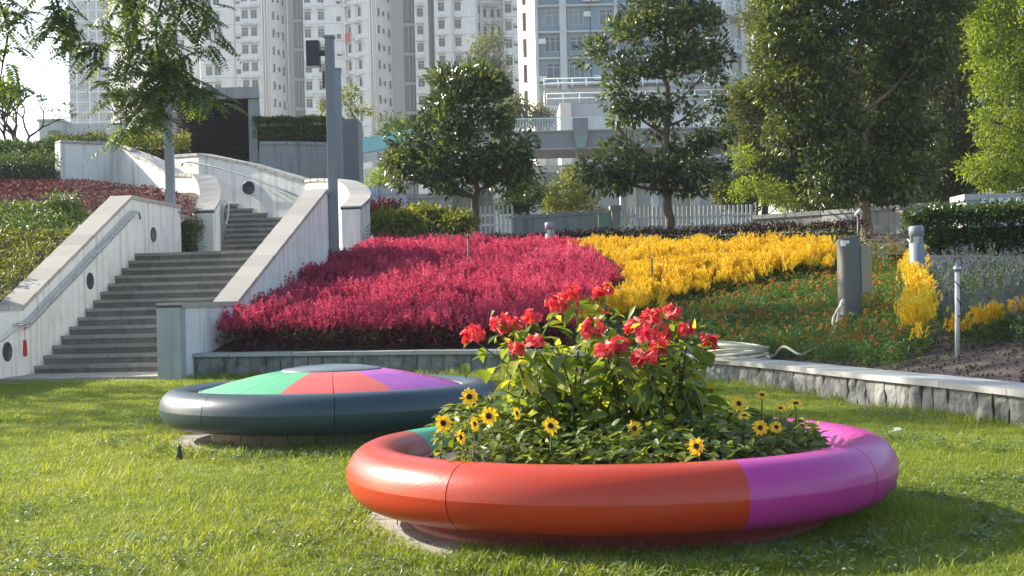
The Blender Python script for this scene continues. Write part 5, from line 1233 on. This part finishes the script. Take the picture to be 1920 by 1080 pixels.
for i, (x0, x1) in enumerate(bays):
    A_, B_ = X(x0, BY), X(x1, BY)
    for k, z in enumerate(zS[:-1]):
        zb_ = zS[k + 1]
        m = MB(); m.box((A_, BY - .16, zb_ + .02), (B_, BY - .004, z - .17)); m.build('blue_panel', T_blue, tb_)
        m = MB(); m.box((A_ - .1, BY - .75, z - .16), (B_ + .1, BY - .005, z)); m.build('ledge', T_slab, tb_)
        fm, pm2 = (wm3, wm2)[(i + k) % 2]; p = Vector((A_ + (B_ - A_) * (.68 if i % 2 == 0 else .4), BY - .2, z - 1.35)); M_ = Matrix.Translation(p)
        w = link('window', fm, tb_, M_); link('pane', pm2, w, M_)
        if random.random() < .75: link('air_conditioner', acm, w, Matrix.Translation(p + Vector((-1.15 if i % 2 == 0 else 1.2, -.15, random.choice((.3, -.9))))))
    m = MB(); m.box((A_, BY - .7, zS[-1] - .2), (B_, BY - .006, zS[-1])); m.build('ledge', T_slab, tb_)
def railing(parent, a, b, h, n, mat, name='railing', r=.035, bars=2):
    m = MB(); a = Vector(a); b = Vector(b)
    for i in range(n + 1): p = a.lerp(b, i / n); m.tube([p, p + Vector((0, 0, h))], r * .8, 5)
    for k in range(bars): z = h * (1 - k / bars); m.tube([a + Vector((0, 0, z)), b + Vector((0, 0, z))], r, 5)
    return m.build(name, mat, parent)
R_pale = solid('pale_railing', (.55, .62, .63), .5, .05, 3); R_teal = solid('teal_glass_rail', (.22, .48, .48), .2, .1, 1)
pd = thing('tower_podium', 'stepped grey podium with pale railings at the foot of the blue tower', 'podium', (X(1025, 140), 140, 0))
for nm, x0, x1, yt, yb, Y, mt in (('upper_terrace', 1030, 1400, 163, 195, 144, M_conc), ('lower_terrace', 1020, 1410, 193, 215, 140, M_conc_lt), ('tiled_wall', 1079, 1420, 192, 300, 118, T_grey)):
    m = MB(); m.box((X(x0, Y), Y, -.6), (X(x1, Y), Y + 12 if nm != 'tiled_wall' else 130, at((x0 + x1) / 2, yt, Y).z)); m.build(nm, mt, pd)
m = MB(); m.box((X(1057, 119), 117.2, -.6), (X(1079, 118) - .005, 125, at(1070, 195, 118).z)); m.build('stair_core', T_cream, pd)
m = MB(); m.prism([(X(1012, 139), 139), (X(1030, 139), 139), (X(1030, 139), 152), (X(985, 150), 152)], -.6, at(1010, 205, 139).z); m.build('base_wall', T_cream, pd)
for x0, x1, yt, yb, Y, n in ((1030, 1400, 146, 163, 143.6, 14), (1034, 1405, 174, 193, 139.6, 12)):
    zt = at(1100, yt, Y).z; zb = at(1100, yb, Y).z; railing(pd, (X(x0, Y), Y, zb), (X(x1, Y), Y, zt * 0 + zb), zt - zb, n, R_pale, bars=2, r=.06)
# right wing with curved balconies
bw = thing('balcony_wing', 'curved pale balconies of the blue tower at its right end, seen between the trees', 'building', (X(1390, 141), 141, 0))
for k, y in enumerate((-50, 20, 90, 155, 205)):
    z = at(1390, y, 141).z; m = MB(); c = Vector((X(1352, 141), 145, 0)); A = [R(-110 + 12 * i) for i in range(11)]
    m.prism([(c.x + 3.6 * math.cos(q), c.y + 4.5 * math.sin(q)) for q in A] + [(c.x, c.y + 2)], z - .35, z); m.build('balcony_slab', T_slab, bw)
    m = MB()
    for q in A: p = c + Vector((3.5 * math.cos(q), 4.4 * math.sin(q), z)); m.tube([p, p + Vector((0, 0, 1.05))], .05, 5)
    for hh in (1.05, .55): m.tube([c + Vector((3.5 * math.cos(q), 4.4 * math.sin(q), z + hh)) for q in A], .06, 5)
    m.build('railing', R_pale, bw)
for px in (1374, 1402): m = MB(); m.box((X(px, 143), 143, -.6), (X(px + 8, 143), 145, 60)); m.build('fin', T_slab, bw)
# podium footbridge
FY = 92.0
M_bridge = solid('dull_grey_deck', (.19, .195, .205), .9, .08, .6, streak=.4, streak_col=(.1, .1, .1, 1))
fb = thing('footbridge', 'grey concrete footbridge with railings on columns behind the dark trees', 'bridge', (X(1095, FY), FY, 0))
zt = at(1100, 246, FY).z; zb = at(1100, 276, FY).z
m = MB(); m.box((X(972, FY), FY, zb), (X(1420, FY), FY + 7, zt)); m.build('deck', M_bridge, fb)
m = MB(); m.box((X(970, FY), FY - .12, zt + .003), (X(1422, FY), FY + 7.1, zt + .1)); m.build('deck_edge', M_conc, fb)
m = MB(); m.box((X(970, FY), FY - .08, zb - .1), (X(1422, FY), FY + .4, zb - .003)); m.build('drip_edge', M_conc, fb)
m = MB(); p = X(1096, FY); m.box((p - .50, FY - .35, zb + .6), (p + .48, FY - .002, at(1096, 222, FY).z)); m.build('pier_head', M_bridge, fb)
m = MB(); m.hexa([(p - .28, FY - .3, zb - .05), (p + .26, FY - .3, zb - .05), (p - .28, FY - .02, zb - .05), (p + .26, FY - .02, zb - .05), (p - .46, FY - .45, zb + .75), (p + .44, FY - .45, zb + .75), (p - .46, FY - .02, zb + .75), (p + .44, FY - .02, zb + .75)]); m.build('rain_hopper', solid('verdigris', (.17, .27, .26), .7, .3, 4), fb)
for px in (1095, 1235, 1370): m = MB(); m.tube([(X(px, FY), FY + 1, -.6), (X(px, FY), FY + 1, zb - .003)], .26, 16); m.build('column', M_pillar, fb)
m = MB()
hr_ = at(1000, 223, FY).z - zt
for i in range(150): x = X(975 + i * 2.95, FY); m.box((x - .018, FY + .05, zt + .1), (x + .018, FY + .09, zt + hr_))
m.box((X(972, FY), FY + .03, zt + hr_), (X(1420, FY), FY + .11, zt + hr_ + .06)); o = m.build('railing', R_pale, fb); o['kind'] = 'stuff'
cp_ = thing('car_park', 'shaded car park front with pale panels under the footbridge', 'building', (X(1030, 101), 101, 0))
m = MB(); m.box((X(960, 101), 101, -.6), (X(1420, 101), 112, at(1030, 340, 101).z)); m.build('pale_panel', T_grey, cp_)
m = MB(); m.box((X(960, 101), 104, -.6), (X(1420, 101), 105, zb)); m.build('dark_interior', T_dark, cp_)
m = MB(); z = at(1030, 310, 101).z; m.box((X(960, 101), 100.9, z - .5), (X(1060, 101), 101.1, z)); m.build('parapet_panel', M_conc_lt, cp_)
for px in (1058, 1180, 1300): m = MB(); m.box((X(px, 100), 100.2, -.6), (X(px + 18, 100), 100.8, zb - .5)); m.build('column', M_conc_lt, cp_)
# ramp with teal rail at left of the first tree
rmp = thing('access_ramp', 'pale ramp wall with a teal rail left of the first tree', 'ramp', at(700, 320, 60))
for (y0, y1, nm, mt) in ((286, 304, 'ramp_wall', M_conc_lt), (258, 287, 'teal_rail', R_teal), (316, 360, 'lower_wall', T_white)):
    p0 = at(676, y1 + 2, 60); p1 = at(800, y1 - 22, 60); h_ = (y1 - y0) * 60 / F; m = MB(); dpt = Vector((0, .3 if nm != 'teal_rail' else .04, 0)); u_ = Vector((0, 0, h_))
    m.hexa([p0, p1, p0 + dpt, p1 + dpt, p0 + u_, p1 + u_, p0 + dpt + u_, p1 + dpt + u_]); m.build(nm, mt, rmp)
# far teal tower on the left
AY = 385.0
ta = thing('teal_tower', 'distant hazy teal and white apartment tower at the left edge of the skyline', 'tower', (X(140, AY), AY, 0))
x0, x1 = X(139, AY), X(305, AY); m = MB(); m.box((x0, AY, -.6), (x1, AY + 25, 92)); m.build('wall', T_teal, ta)
zA = [at(200, 40 + 19 * k, AY).z for k in range(-4, 11)]
aw = win_meshes(1.9, 1.5, 2, 0, .12, W_blue)
for z in zA:
    m = MB(); m.box((x0 - .55, AY - .5, z), (x1, AY - .003, z + .35)); m.build('ledge', T_slab, ta)
    for px in (147, 158, 170, 182, 200, 214, 228):
        M_ = Matrix.Translation((X(px, AY), AY - .1, z - 1.1)); w = link('window', aw[0], ta, M_); link('pane', aw[1], w, M_)
for px in (152, 176, 192): m = MB(); m.box((X(px, AY), AY - .3, -.6), (X(px + 3, AY), AY - .004, 92)); m.build('fin', T_slab, ta)

# ------------------------------------------------------------------ trees
def fronds(P, D, L_, npair=13, dr=.42):
    """Feathery compound leaves: a drooping stalk with narrow leaflets on both sides."""
    n = len(P); D = unit(D); up = np.tile([0, 0, 1.], (n, 1)); Sd = unit(np.cross(D, up) + 1e-6); bV = []; bD = []; bN = []; bl = []; vv = []
    t = np.linspace(.12, 1, npair); base = rng.uniform(0, 1, n)
    for k, q in enumerate(t):
        ctr = P + D * (L_ * q)[:, None] + np.array([0, 0, -1.]) * (L_ * dr * q * q)[:, None]; tang = unit(D + np.array([0, 0, -2 * dr]) * q)
        for sg in (-1, 1):
            bV.append(ctr); bD.append(unit(Sd * sg + tang * .45 + np.array([0, 0, -.15]) + rng.normal(size=(n, 3)) * .10)); bN.append(np.cross(Sd, tang) + rng.normal(size=(n, 3)) * .2)
            bl.append(L_ * .24 * math.sin(math.pi * (.15 + .8 * q)) ** .6); vv.append(np.clip(base * .7 + rng.uniform(0, .3, n), 0, 1))
    V, Fq = leaf_arrays(np.concatenate(bV), np.concatenate(bD), np.concatenate(bN), np.concatenate(bl), np.concatenate(bl) * .38, .2, .2)
    return V, Fq, np.concatenate(vv)
def tree(name, label, trunk, lobes, Y, mat, n, per, ln, wd, bark=M_bark, r0=.12, droop=.25, crad=.28, gap=.4, depth=1.0, group=None, shell=(.45, 1.0), limbs=True, spread=.55, cat='tree', zbase=None, feather=None, ls=1.0):
    """Trunk and lobes are given as photo pixels at depth Y; every lobe gets real depth of its own."""
    tp = [at(px, py, Y) for px, py in trunk]
    if zbase is not None: tp[0].z = zbase
    t = thing(name, label, cat, tp[0], group); L = []
    for i, (px, py, rx, ry) in enumerate(lobes):
        rx *= ls; ry *= ls; rad = (rx + ry) / 2 * Y / F; c = at(px, py, Y); c.y += random.uniform(-1, 1) * rad * .8 * depth; L.append((c, (rx * Y / F, rad * depth, ry * Y / F)))
    if feather:
        w = np.array([(l[1][0] * l[1][2]) for l in L]); li = rng.choice(len(L), n, p=w / w.sum()); d = rand_dirs(n)
        C_ = np.array([tuple(l[0]) for l in L])[li]; P_ = C_ + d * np.array([l[1] for l in L])[li] * rng.uniform(.35, 1.0, (n, 1)) ** .6
        V, Fq, v = fronds(P_, d * np.array([1, 1, .25]) + np.array([-.25, -.2, .12]) + rng.normal(size=(n, 3)) * .2, rng.uniform(.7, 1.25, n) * feather, 11, .18)
        link('crown', np_mesh('crown', V - np.array(tp[0]), Fq, mat, np.repeat(v, 2)), t)
    else:
        link('crown', crown_mesh('crown', L, n, per, ln, wd, mat, tp[0], droop, crad, gap, shell, spread=spread), t)
    m = MB(); pts = smooth_path(tp, 5); k = len(pts)
    pts = [p + Vector((random.gauss(0, .02), random.gauss(0, .02), 0)) if i else p for i, p in enumerate(pts)]
    m.tube([pts[0] - Vector((0, 0, .4))] + pts, [r0 * 1.25] + [r0 * (1.1 - .85 * i / (k - 1)) for i in range(k)], 10); tk = m.build('trunk', bark, t)
    if limbs:
        for i, (c, rr) in enumerate(L):
            j = min(range(int(k * .25), k), key=lambda q: (pts[q] - c - Vector((0, 0, -.5 * (pts[q] - c).length))).length); a = pts[j]
            if (a - c).length < .15: continue
            mid = a.lerp(c, .5) + Vector((random.gauss(0, .08), random.gauss(0, .08), -.05 * (c - a).length)); rb = r0 * (1.1 - .85 * j / (k - 1)) * .55
            m = MB(); q = smooth_path([a, mid, c + Vector((0, 0, rr[2] * .4))], 4); m.tube(q, [rb * (1 - .75 * s / (len(q) - 1)) for s in range(len(q))], 6)
            for w_ in range(3):
                e = c + Vector((random.uniform(-1, 1) * rr[0], random.uniform(-1, 1) * rr[1], random.uniform(-.6, .9) * rr[2])) * .8
                m.tube(smooth_path([mid.lerp(c, .3), mid.lerp(e, .6), e], 3), [rb * .4, rb * .35, rb * .3, rb * .25, rb * .2, rb * .15, rb * .1], 5)
            m.build('limb', bark, t)
    return t
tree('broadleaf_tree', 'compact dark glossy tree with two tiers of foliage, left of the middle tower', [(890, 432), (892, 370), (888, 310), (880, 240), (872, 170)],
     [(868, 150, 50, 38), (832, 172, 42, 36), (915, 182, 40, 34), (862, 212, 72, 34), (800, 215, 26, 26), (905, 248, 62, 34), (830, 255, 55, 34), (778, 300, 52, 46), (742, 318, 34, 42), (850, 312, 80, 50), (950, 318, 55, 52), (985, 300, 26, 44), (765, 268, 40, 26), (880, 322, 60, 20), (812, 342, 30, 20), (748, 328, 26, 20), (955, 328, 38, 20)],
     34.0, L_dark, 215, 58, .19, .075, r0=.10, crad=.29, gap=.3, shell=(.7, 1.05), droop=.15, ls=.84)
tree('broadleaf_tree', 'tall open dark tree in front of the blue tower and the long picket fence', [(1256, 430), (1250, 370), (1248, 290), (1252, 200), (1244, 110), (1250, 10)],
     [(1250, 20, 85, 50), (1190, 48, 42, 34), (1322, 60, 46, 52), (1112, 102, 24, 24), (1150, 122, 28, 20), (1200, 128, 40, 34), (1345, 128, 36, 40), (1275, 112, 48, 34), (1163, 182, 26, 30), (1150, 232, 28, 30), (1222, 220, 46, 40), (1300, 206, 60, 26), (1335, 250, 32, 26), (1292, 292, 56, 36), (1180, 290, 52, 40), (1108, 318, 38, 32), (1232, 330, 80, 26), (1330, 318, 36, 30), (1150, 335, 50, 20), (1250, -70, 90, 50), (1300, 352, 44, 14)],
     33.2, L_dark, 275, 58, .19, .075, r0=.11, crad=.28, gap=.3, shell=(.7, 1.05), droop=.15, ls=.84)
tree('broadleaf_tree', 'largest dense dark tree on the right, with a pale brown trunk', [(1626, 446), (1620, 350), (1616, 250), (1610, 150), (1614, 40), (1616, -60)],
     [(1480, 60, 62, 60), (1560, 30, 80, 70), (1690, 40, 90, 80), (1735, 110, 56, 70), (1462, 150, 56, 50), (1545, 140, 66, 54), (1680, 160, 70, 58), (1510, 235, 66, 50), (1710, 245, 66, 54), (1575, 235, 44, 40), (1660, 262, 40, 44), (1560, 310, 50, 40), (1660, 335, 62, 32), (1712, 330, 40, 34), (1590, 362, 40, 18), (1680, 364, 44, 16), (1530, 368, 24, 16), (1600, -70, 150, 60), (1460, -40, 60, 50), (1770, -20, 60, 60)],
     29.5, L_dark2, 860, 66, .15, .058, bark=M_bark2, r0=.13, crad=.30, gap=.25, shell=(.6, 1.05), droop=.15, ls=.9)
BK = 'tree screen behind the boundary wall'
tree('background_tree', 'loose olive-green tree between the blue tower and the largest dark tree', [(1435, 420), (1430, 330), (1425, 220), (1440, 60)], [(1418, 235, 50, 70), (1398, 180, 30, 40), (1432, 320, 56, 50), (1500, 330, 66, 56), (1388, 372, 44, 26), (1450, 110, 46, 60), (1440, 30, 40, 40), (1360, 350, 30, 30)], 40.0, L_olive, 950, 38, .15, .052, r0=.1, crad=.3, gap=.4, group=BK)
tree('background_tree', 'greyish olive tree between the largest dark tree and the lime-green tree', [(1790, 420), (1790, 320), (1795, 200), (1800, 60)], [(1790, 150, 52, 80), (1805, 255, 54, 66), (1770, 330, 62, 46), (1820, 60, 56, 60), (1760, 40, 46, 50), (1830, 340, 44, 40), (1790, -20, 70, 40)], 38.0, L_olive, 1050, 38, .15, .052, r0=.1, crad=.3, gap=.3, group=BK)
tree('background_tree', 'dark olive thicket low behind the largest tree trunk', [(1600, 430), (1600, 340), (1590, 200)], [(1580, 280, 90, 70), (1660, 300, 80, 60), (1520, 370, 80, 34), (1720, 370, 70, 30), (1620, 370, 80, 34), (1600, 150, 90, 70), (1690, 200, 70, 60), (1530, 180, 60, 60)], 42.0, L_olive, 1100, 38, .16, .058, r0=.1, crad=.34, gap=.1, group=BK)
tree('background_tree', 'mid-green mass of foliage filling the far right behind the lime tree', [(1880, 420), (1880, 300), (1880, 150)], [(1850, 80, 90, 90), (1900, 200, 90, 90), (1840, 300, 80, 60), (1760, 90, 70, 90), (1920, 330, 70, 50), (1700, 120, 70, 100), (1850, -30, 120, 60), (1990, 100, 60, 120)], 46.0, L_mid, 1100, 36, .19, .075, r0=.12, crad=.4, gap=.1, group=BK)
tree('lime_tree', 'bright lime-green feathery tree at the right edge of the view', [(1960, 440), (1950, 320), (1925, 200), (1900, 80)], [(1882, 60, 60, 56), (1862, 150, 42, 40), (1893, 238, 54, 40), (1862, 318, 40, 32), (1916, 135, 46, 60), (1832, 90, 28, 34), (1905, 335, 46, 32), (1842, 228, 24, 20), (1960, 60, 70, 90), (1970, 250, 60, 90), (1850, 10, 50, 40), (1900, -40, 80, 40)], 34.0, L_lime, 800, 46, .13, .036, r0=.1, crad=.30, gap=.3, droop=.05, shell=(.55, 1.05))
tree('lime_tree', 'small lime-green feathery tree peeping out left of the largest dark tree', [(1420, 425), (1418, 380), (1402, 320)], [(1392, 300, 24, 18), (1415, 352, 34, 20), (1385, 365, 24, 14), (1450, 368, 30, 14), (1470, 385, 24, 12)], 37.0, L_lime, 62, 36, .13, .036, r0=.05, crad=.24, gap=.2, droop=.1)
tree('small_tree', 'olive and rust-tinted small tree between the two dark trees', [(1070, 420), (1068, 370), (1072, 330)], [(1058, 368, 38, 28), (1078, 335, 28, 24), (1098, 365, 30, 28), (1040, 388, 26, 16), (1090, 395, 40, 16)], 37.5, L_yel, 150, 30, .11, .04, r0=.05, crad=.2, gap=.3)
tree('small_tree', 'small mid-green tree right of the first dark tree, above the grey wall', [(990, 420), (990, 380), (985, 350)], [(985, 365, 40, 26), (1018, 372, 26, 20), (960, 385, 30, 20)], 39, L_mid, 120, 30, .11, .045, r0=.05, crad=.2, gap=.2)
tree('small_conifer', 'small yellow-green conifer in front of the car park', [(1182, 345), (1180, 310), (1180, 284)], [(1180, 328, 15, 16), (1180, 308, 10, 14), (1180, 290, 5, 10)], 52, L_yel, 70, 26, .12, .03, r0=.04, crad=.2, gap=0, droop=-.4, limbs=False)
tree('terrace_tree', 'pale sunlit bush on the footbridge terrace below the cream tower side', [(985, 248), (985, 225), (990, 205)], [(985, 218, 40, 20), (1020, 225, 22, 16), (950, 212, 22, 24), (968, 195, 14, 16)], 99.5, L_olive, 150, 26, .26, .12, r0=.09, crad=.55, gap=.3)
tree('terrace_tree', 'sparse pale tree rising in front of the white tower windows', [(915, 260), (912, 190), (908, 130), (912, 90)], [(912, 100, 26, 26), (935, 128, 24, 18), (890, 118, 20, 18), (915, 145, 30, 14), (925, 80, 16, 12)], 104, L_olive, 120, 22, .30, .11, r0=.10, crad=.6, gap=.5)
tree('background_tree', 'soft green tree behind the left side of the first dark tree', [(745, 330), (742, 280), (740, 240)], [(738, 238, 30, 18), (765, 255, 36, 24), (725, 262, 26, 14), (760, 300, 40, 30)], 62, L_mid, 170, 26, .17, .07, r0=.08, crad=.36, gap=.3)
tree('background_tree', 'bright yellow-green bush by the ramp left of the first dark tree', [(712, 352), (712, 335), (714, 320)], [(712, 335, 24, 16), (735, 322, 20, 18)], 52, L_lime, 60, 26, .13, .05, r0=.05, crad=.25, gap=.1)
tree('sprig_tree', 'thin young tree with a few pale leaves behind the tiled block', [(668, 232), (655, 205), (640, 185)], [(640, 190, 20, 10), (672, 208, 20, 10), (610, 202, 16, 8), (655, 175, 14, 8)], 46, L_yel, 55, 14, .13, .06, r0=.025, crad=.2, gap=.3)
hedge('clipped_hedge', 'small dark hedge in the gap between the left parapet and the white curved wall', 'hedge', [at(300, 470, 30.2), at(365, 470, 30.2)], 1.0, 2.0, .84, 6000, .07, .03, L_hedge, rough=.15)
# ---- frangipani trees: bare forking limbs with leaf rosettes at the tips
def frangipani(label, base, tips_box, Y, n, mat, levels=4, r0=.07):
    b = at(*base, Y); t = thing('frangipani_tree', label, 'tree', b, 'frangipani trees on the slope'); x0, y0, x1, y1 = tips_box
    c = at((x0 + x1) / 2, (y0 + y1) / 2, Y); rx = (x1 - x0) / 2 * Y / F; rz = (y1 - y0) / 2 * Y / F; ends = []; m = MB()
    def grow(p, d, ln, r, lev):
        e = p + d * ln; m.tube([p, p.lerp(e, .5) + Vector((random.gauss(0, .03), random.gauss(0, .03), 0)), e], [r, r * .85, r * .75], 6)
        if lev == 0: ends.append((e, d)); return
        for k in range(random.choice((2, 3))):
            a = random.uniform(0, 6.28); nd = (d + Vector((math.cos(a), math.sin(a) * .8, random.uniform(-.1, .35))) * .75).normalized(); grow(e, nd, ln * random.uniform(.68, .9), r * .68, lev - 1)
    for k in range(4):
        d = Vector((random.uniform(-.8, .8) * rx / rz, random.uniform(-.5, .5), 1)).normalized(); grow(b + Vector((random.uniform(-.4, .4) * rx, 0, -.1)), d, rz * .62, r0, levels)
    m.build('trunk', M_twig, t); P = []; D = []
    for e, d in ends:
        for k in range(n):
            a = random.uniform(0, 6.28); v = Vector((math.cos(a), math.sin(a), random.uniform(.1, .9))); P.append(tuple(e)); D.append(tuple(v + d * .4))
    V, Fq = leaf_arrays(np.array(P), np.array(D), np.tile([0, 0, 1.], (len(P), 1)) + rng.normal(size=(len(P), 3)) * .3, rng.uniform(.16, .27, len(P)), .055)
    link('crown', np_mesh('crown', V - np.array(b), Fq, mat, np.repeat(rng.uniform(0, 1, len(P)), 2)), t)
frangipani('bare-limbed frangipani with small leaf tufts against the sky at the left edge', (40, 285), (-15, 150, 95, 285), 38.5, 6, L_mid, 4, .05)
frangipani('fuller frangipani with pointed leaves in front of the teal tower', (215, 275), (150, 170, 275, 275), 40.5, 9, L_olive, 4, .05)
# ---- feathery tree overhanging from the left
FTY = 23.0
ftb = Vector((-12.6, 23.5, left_z(-12, 23.5)))
ft = thing('feathery_tree', 'overhanging tree with feathery leaf sprays across the top left corner', 'tree', ftb)
m = MB(); m.tube(smooth_path([ftb - Vector((0, 0, .4)), ftb + Vector((.15, 0, 2)), ftb + Vector((.1, -.2, 4)), ftb + Vector((.8, -.4, 6))], 4), [.26 - .012 * i for i in range(13)], 12); m.build('trunk', M_bark, ft)
BR = [[(-420, -60), (-100, -180), (180, -160), (300, -60), (292, 60), (302, 140), (276, 212)], [(-100, -180), (120, -120), (225, -50), (200, 60), (185, 150)], [(180, -160), (320, -100), (375, 0), (398, 90)], [(-420, -60), (-150, -110), (60, -60), (110, 20), (85, 60)],
      [(-420, -60), (-200, -40), (-40, -30), (12, 40), (5, 120), (-5, 175)], [(292, 60), (330, 140), (372, 165), (396, 190)], [(225, -50), (250, 40), (245, 110), (215, 190)], [(320, -100), (345, -20), (330, 60), (345, 130)], [(110, 20), (140, 50), (150, 90)], [(302, 150), (262, 195), (242, 245)], [(225, -50), (262, 20), (285, 110)], [(60, -60), (20, -10), (40, 40)]]
P = []; D = []
for i, br in enumerate(BR):
    Yb = FTY + random.uniform(-.7, .7); pts = smooth_path([at(px, py, Yb + random.uniform(-.25, .25)) for px, py in br], 8); k = len(pts)
    m = MB(); r_ = .05 if i in (0, 3, 4) else .02; m.tube(pts, [r_ * (1 - .85 * j / (k - 1)) for j in range(k)], 6); m.build('limb', M_twig, ft)
    for j in range(k):
        px, py = project(tuple(pts[j]))
        if py < -120 or px < -60: continue
        for q in range((3 if i in (0, 5, 9) else 2) if j % 3 else 1):
            a = random.uniform(0, 6.28); P.append(tuple(pts[j] + Vector((random.gauss(0, .09), random.gauss(0, .09), random.gauss(0, .05))))); D.append((math.cos(a), math.sin(a) * .8, random.uniform(-.7, .35)))
n = 3000         # the part of the crown above the picture
cx = rng.uniform(-12.3, -5.2, n); cy = rng.uniform(16.8, 22.6, n); cz = rng.uniform(6.3, 9.2, n); nz = np.array([mnoise.noise(Vector((a * .6, b * .6, c * .5))) for a, b, c in zip(cx, cy, cz)])
lowc = np.arange(n) < 1000; cx[lowc] = rng.uniform(-15.5, -11, 1000); cy[lowc] = rng.uniform(16, 22, 1000); cz[lowc] = rng.uniform(3.8, 6.3, 1000)
k_ = nz > -.12
P = np.concatenate([np.array(P), np.stack([cx, cy, cz], 1)[k_]]); D = np.concatenate([np.array(D), rand_dirs(int(k_.sum())) * np.array([1, 1, .4])])
V, Fq, v = fronds(P, D, rng.uniform(.38, .72, len(P)))
link('crown', np_mesh('crown', V - np.array(ftb), Fq, L_feather, np.repeat(v, 2)), ft)
for k in range(9):
    e = Vector((random.uniform(-13, -6), random.uniform(17.5, 22), random.uniform(7, 8.6))); a = ftb + Vector((.5, -.3, random.uniform(4.5, 6)))
    m = MB(); m.tube(smooth_path([a, a.lerp(e, .5) + Vector((0, 0, .5)), e], 5), [.07 - .005 * i for i in range(11)], 7); m.build('limb', M_bark, ft)
# street lamp among the trees
a = at(1166, 430, 41); tp = at(1163, 352, 41)
t = thing('street_lamp', 'slim pale street lamp with a white head between the two dark trees', 'street lamp', a)
m = MB(); m.tube([a - Vector((0, 0, 1.5)), Vector((a.x, a.y, tp.z))], .045, 8); m.build('post', M_plastic_w, t)
m = MB(); q = Vector((a.x, a.y, tp.z)); m.tube([q, q + Vector((.12, 0, .06)), q + Vector((.34, -.02, .09))], [.05, .09, .05], 10); m.build('lamp_head', M_plastic_w, t)

# ------------------------------------------------------------------ haze
HAZE = 0.0004
if HAZE:
    m = MB(); m.box((-260, -14, -2.4), (260, 420, 96.5)); hz_o = m.build('haze', M_conc); hm = bpy.data.materials.new('haze_air'); hm.use_nodes = True
    hm.node_tree.nodes.clear(); vo = hm.node_tree.nodes.new('ShaderNodeVolumePrincipled'); ou = hm.node_tree.nodes.new('ShaderNodeOutputMaterial')
    vo.inputs['Color'].default_value = (.92, .95, 1, 1); vo.inputs['Density'].default_value = HAZE; vo.inputs['Anisotropy'].default_value = 0.35
    hm.node_tree.links.new(vo.outputs[0], ou.inputs['Volume']); hz_o.data.materials.clear(); hz_o.data.materials.append(hm); hz_o['kind'] = 'stuff'
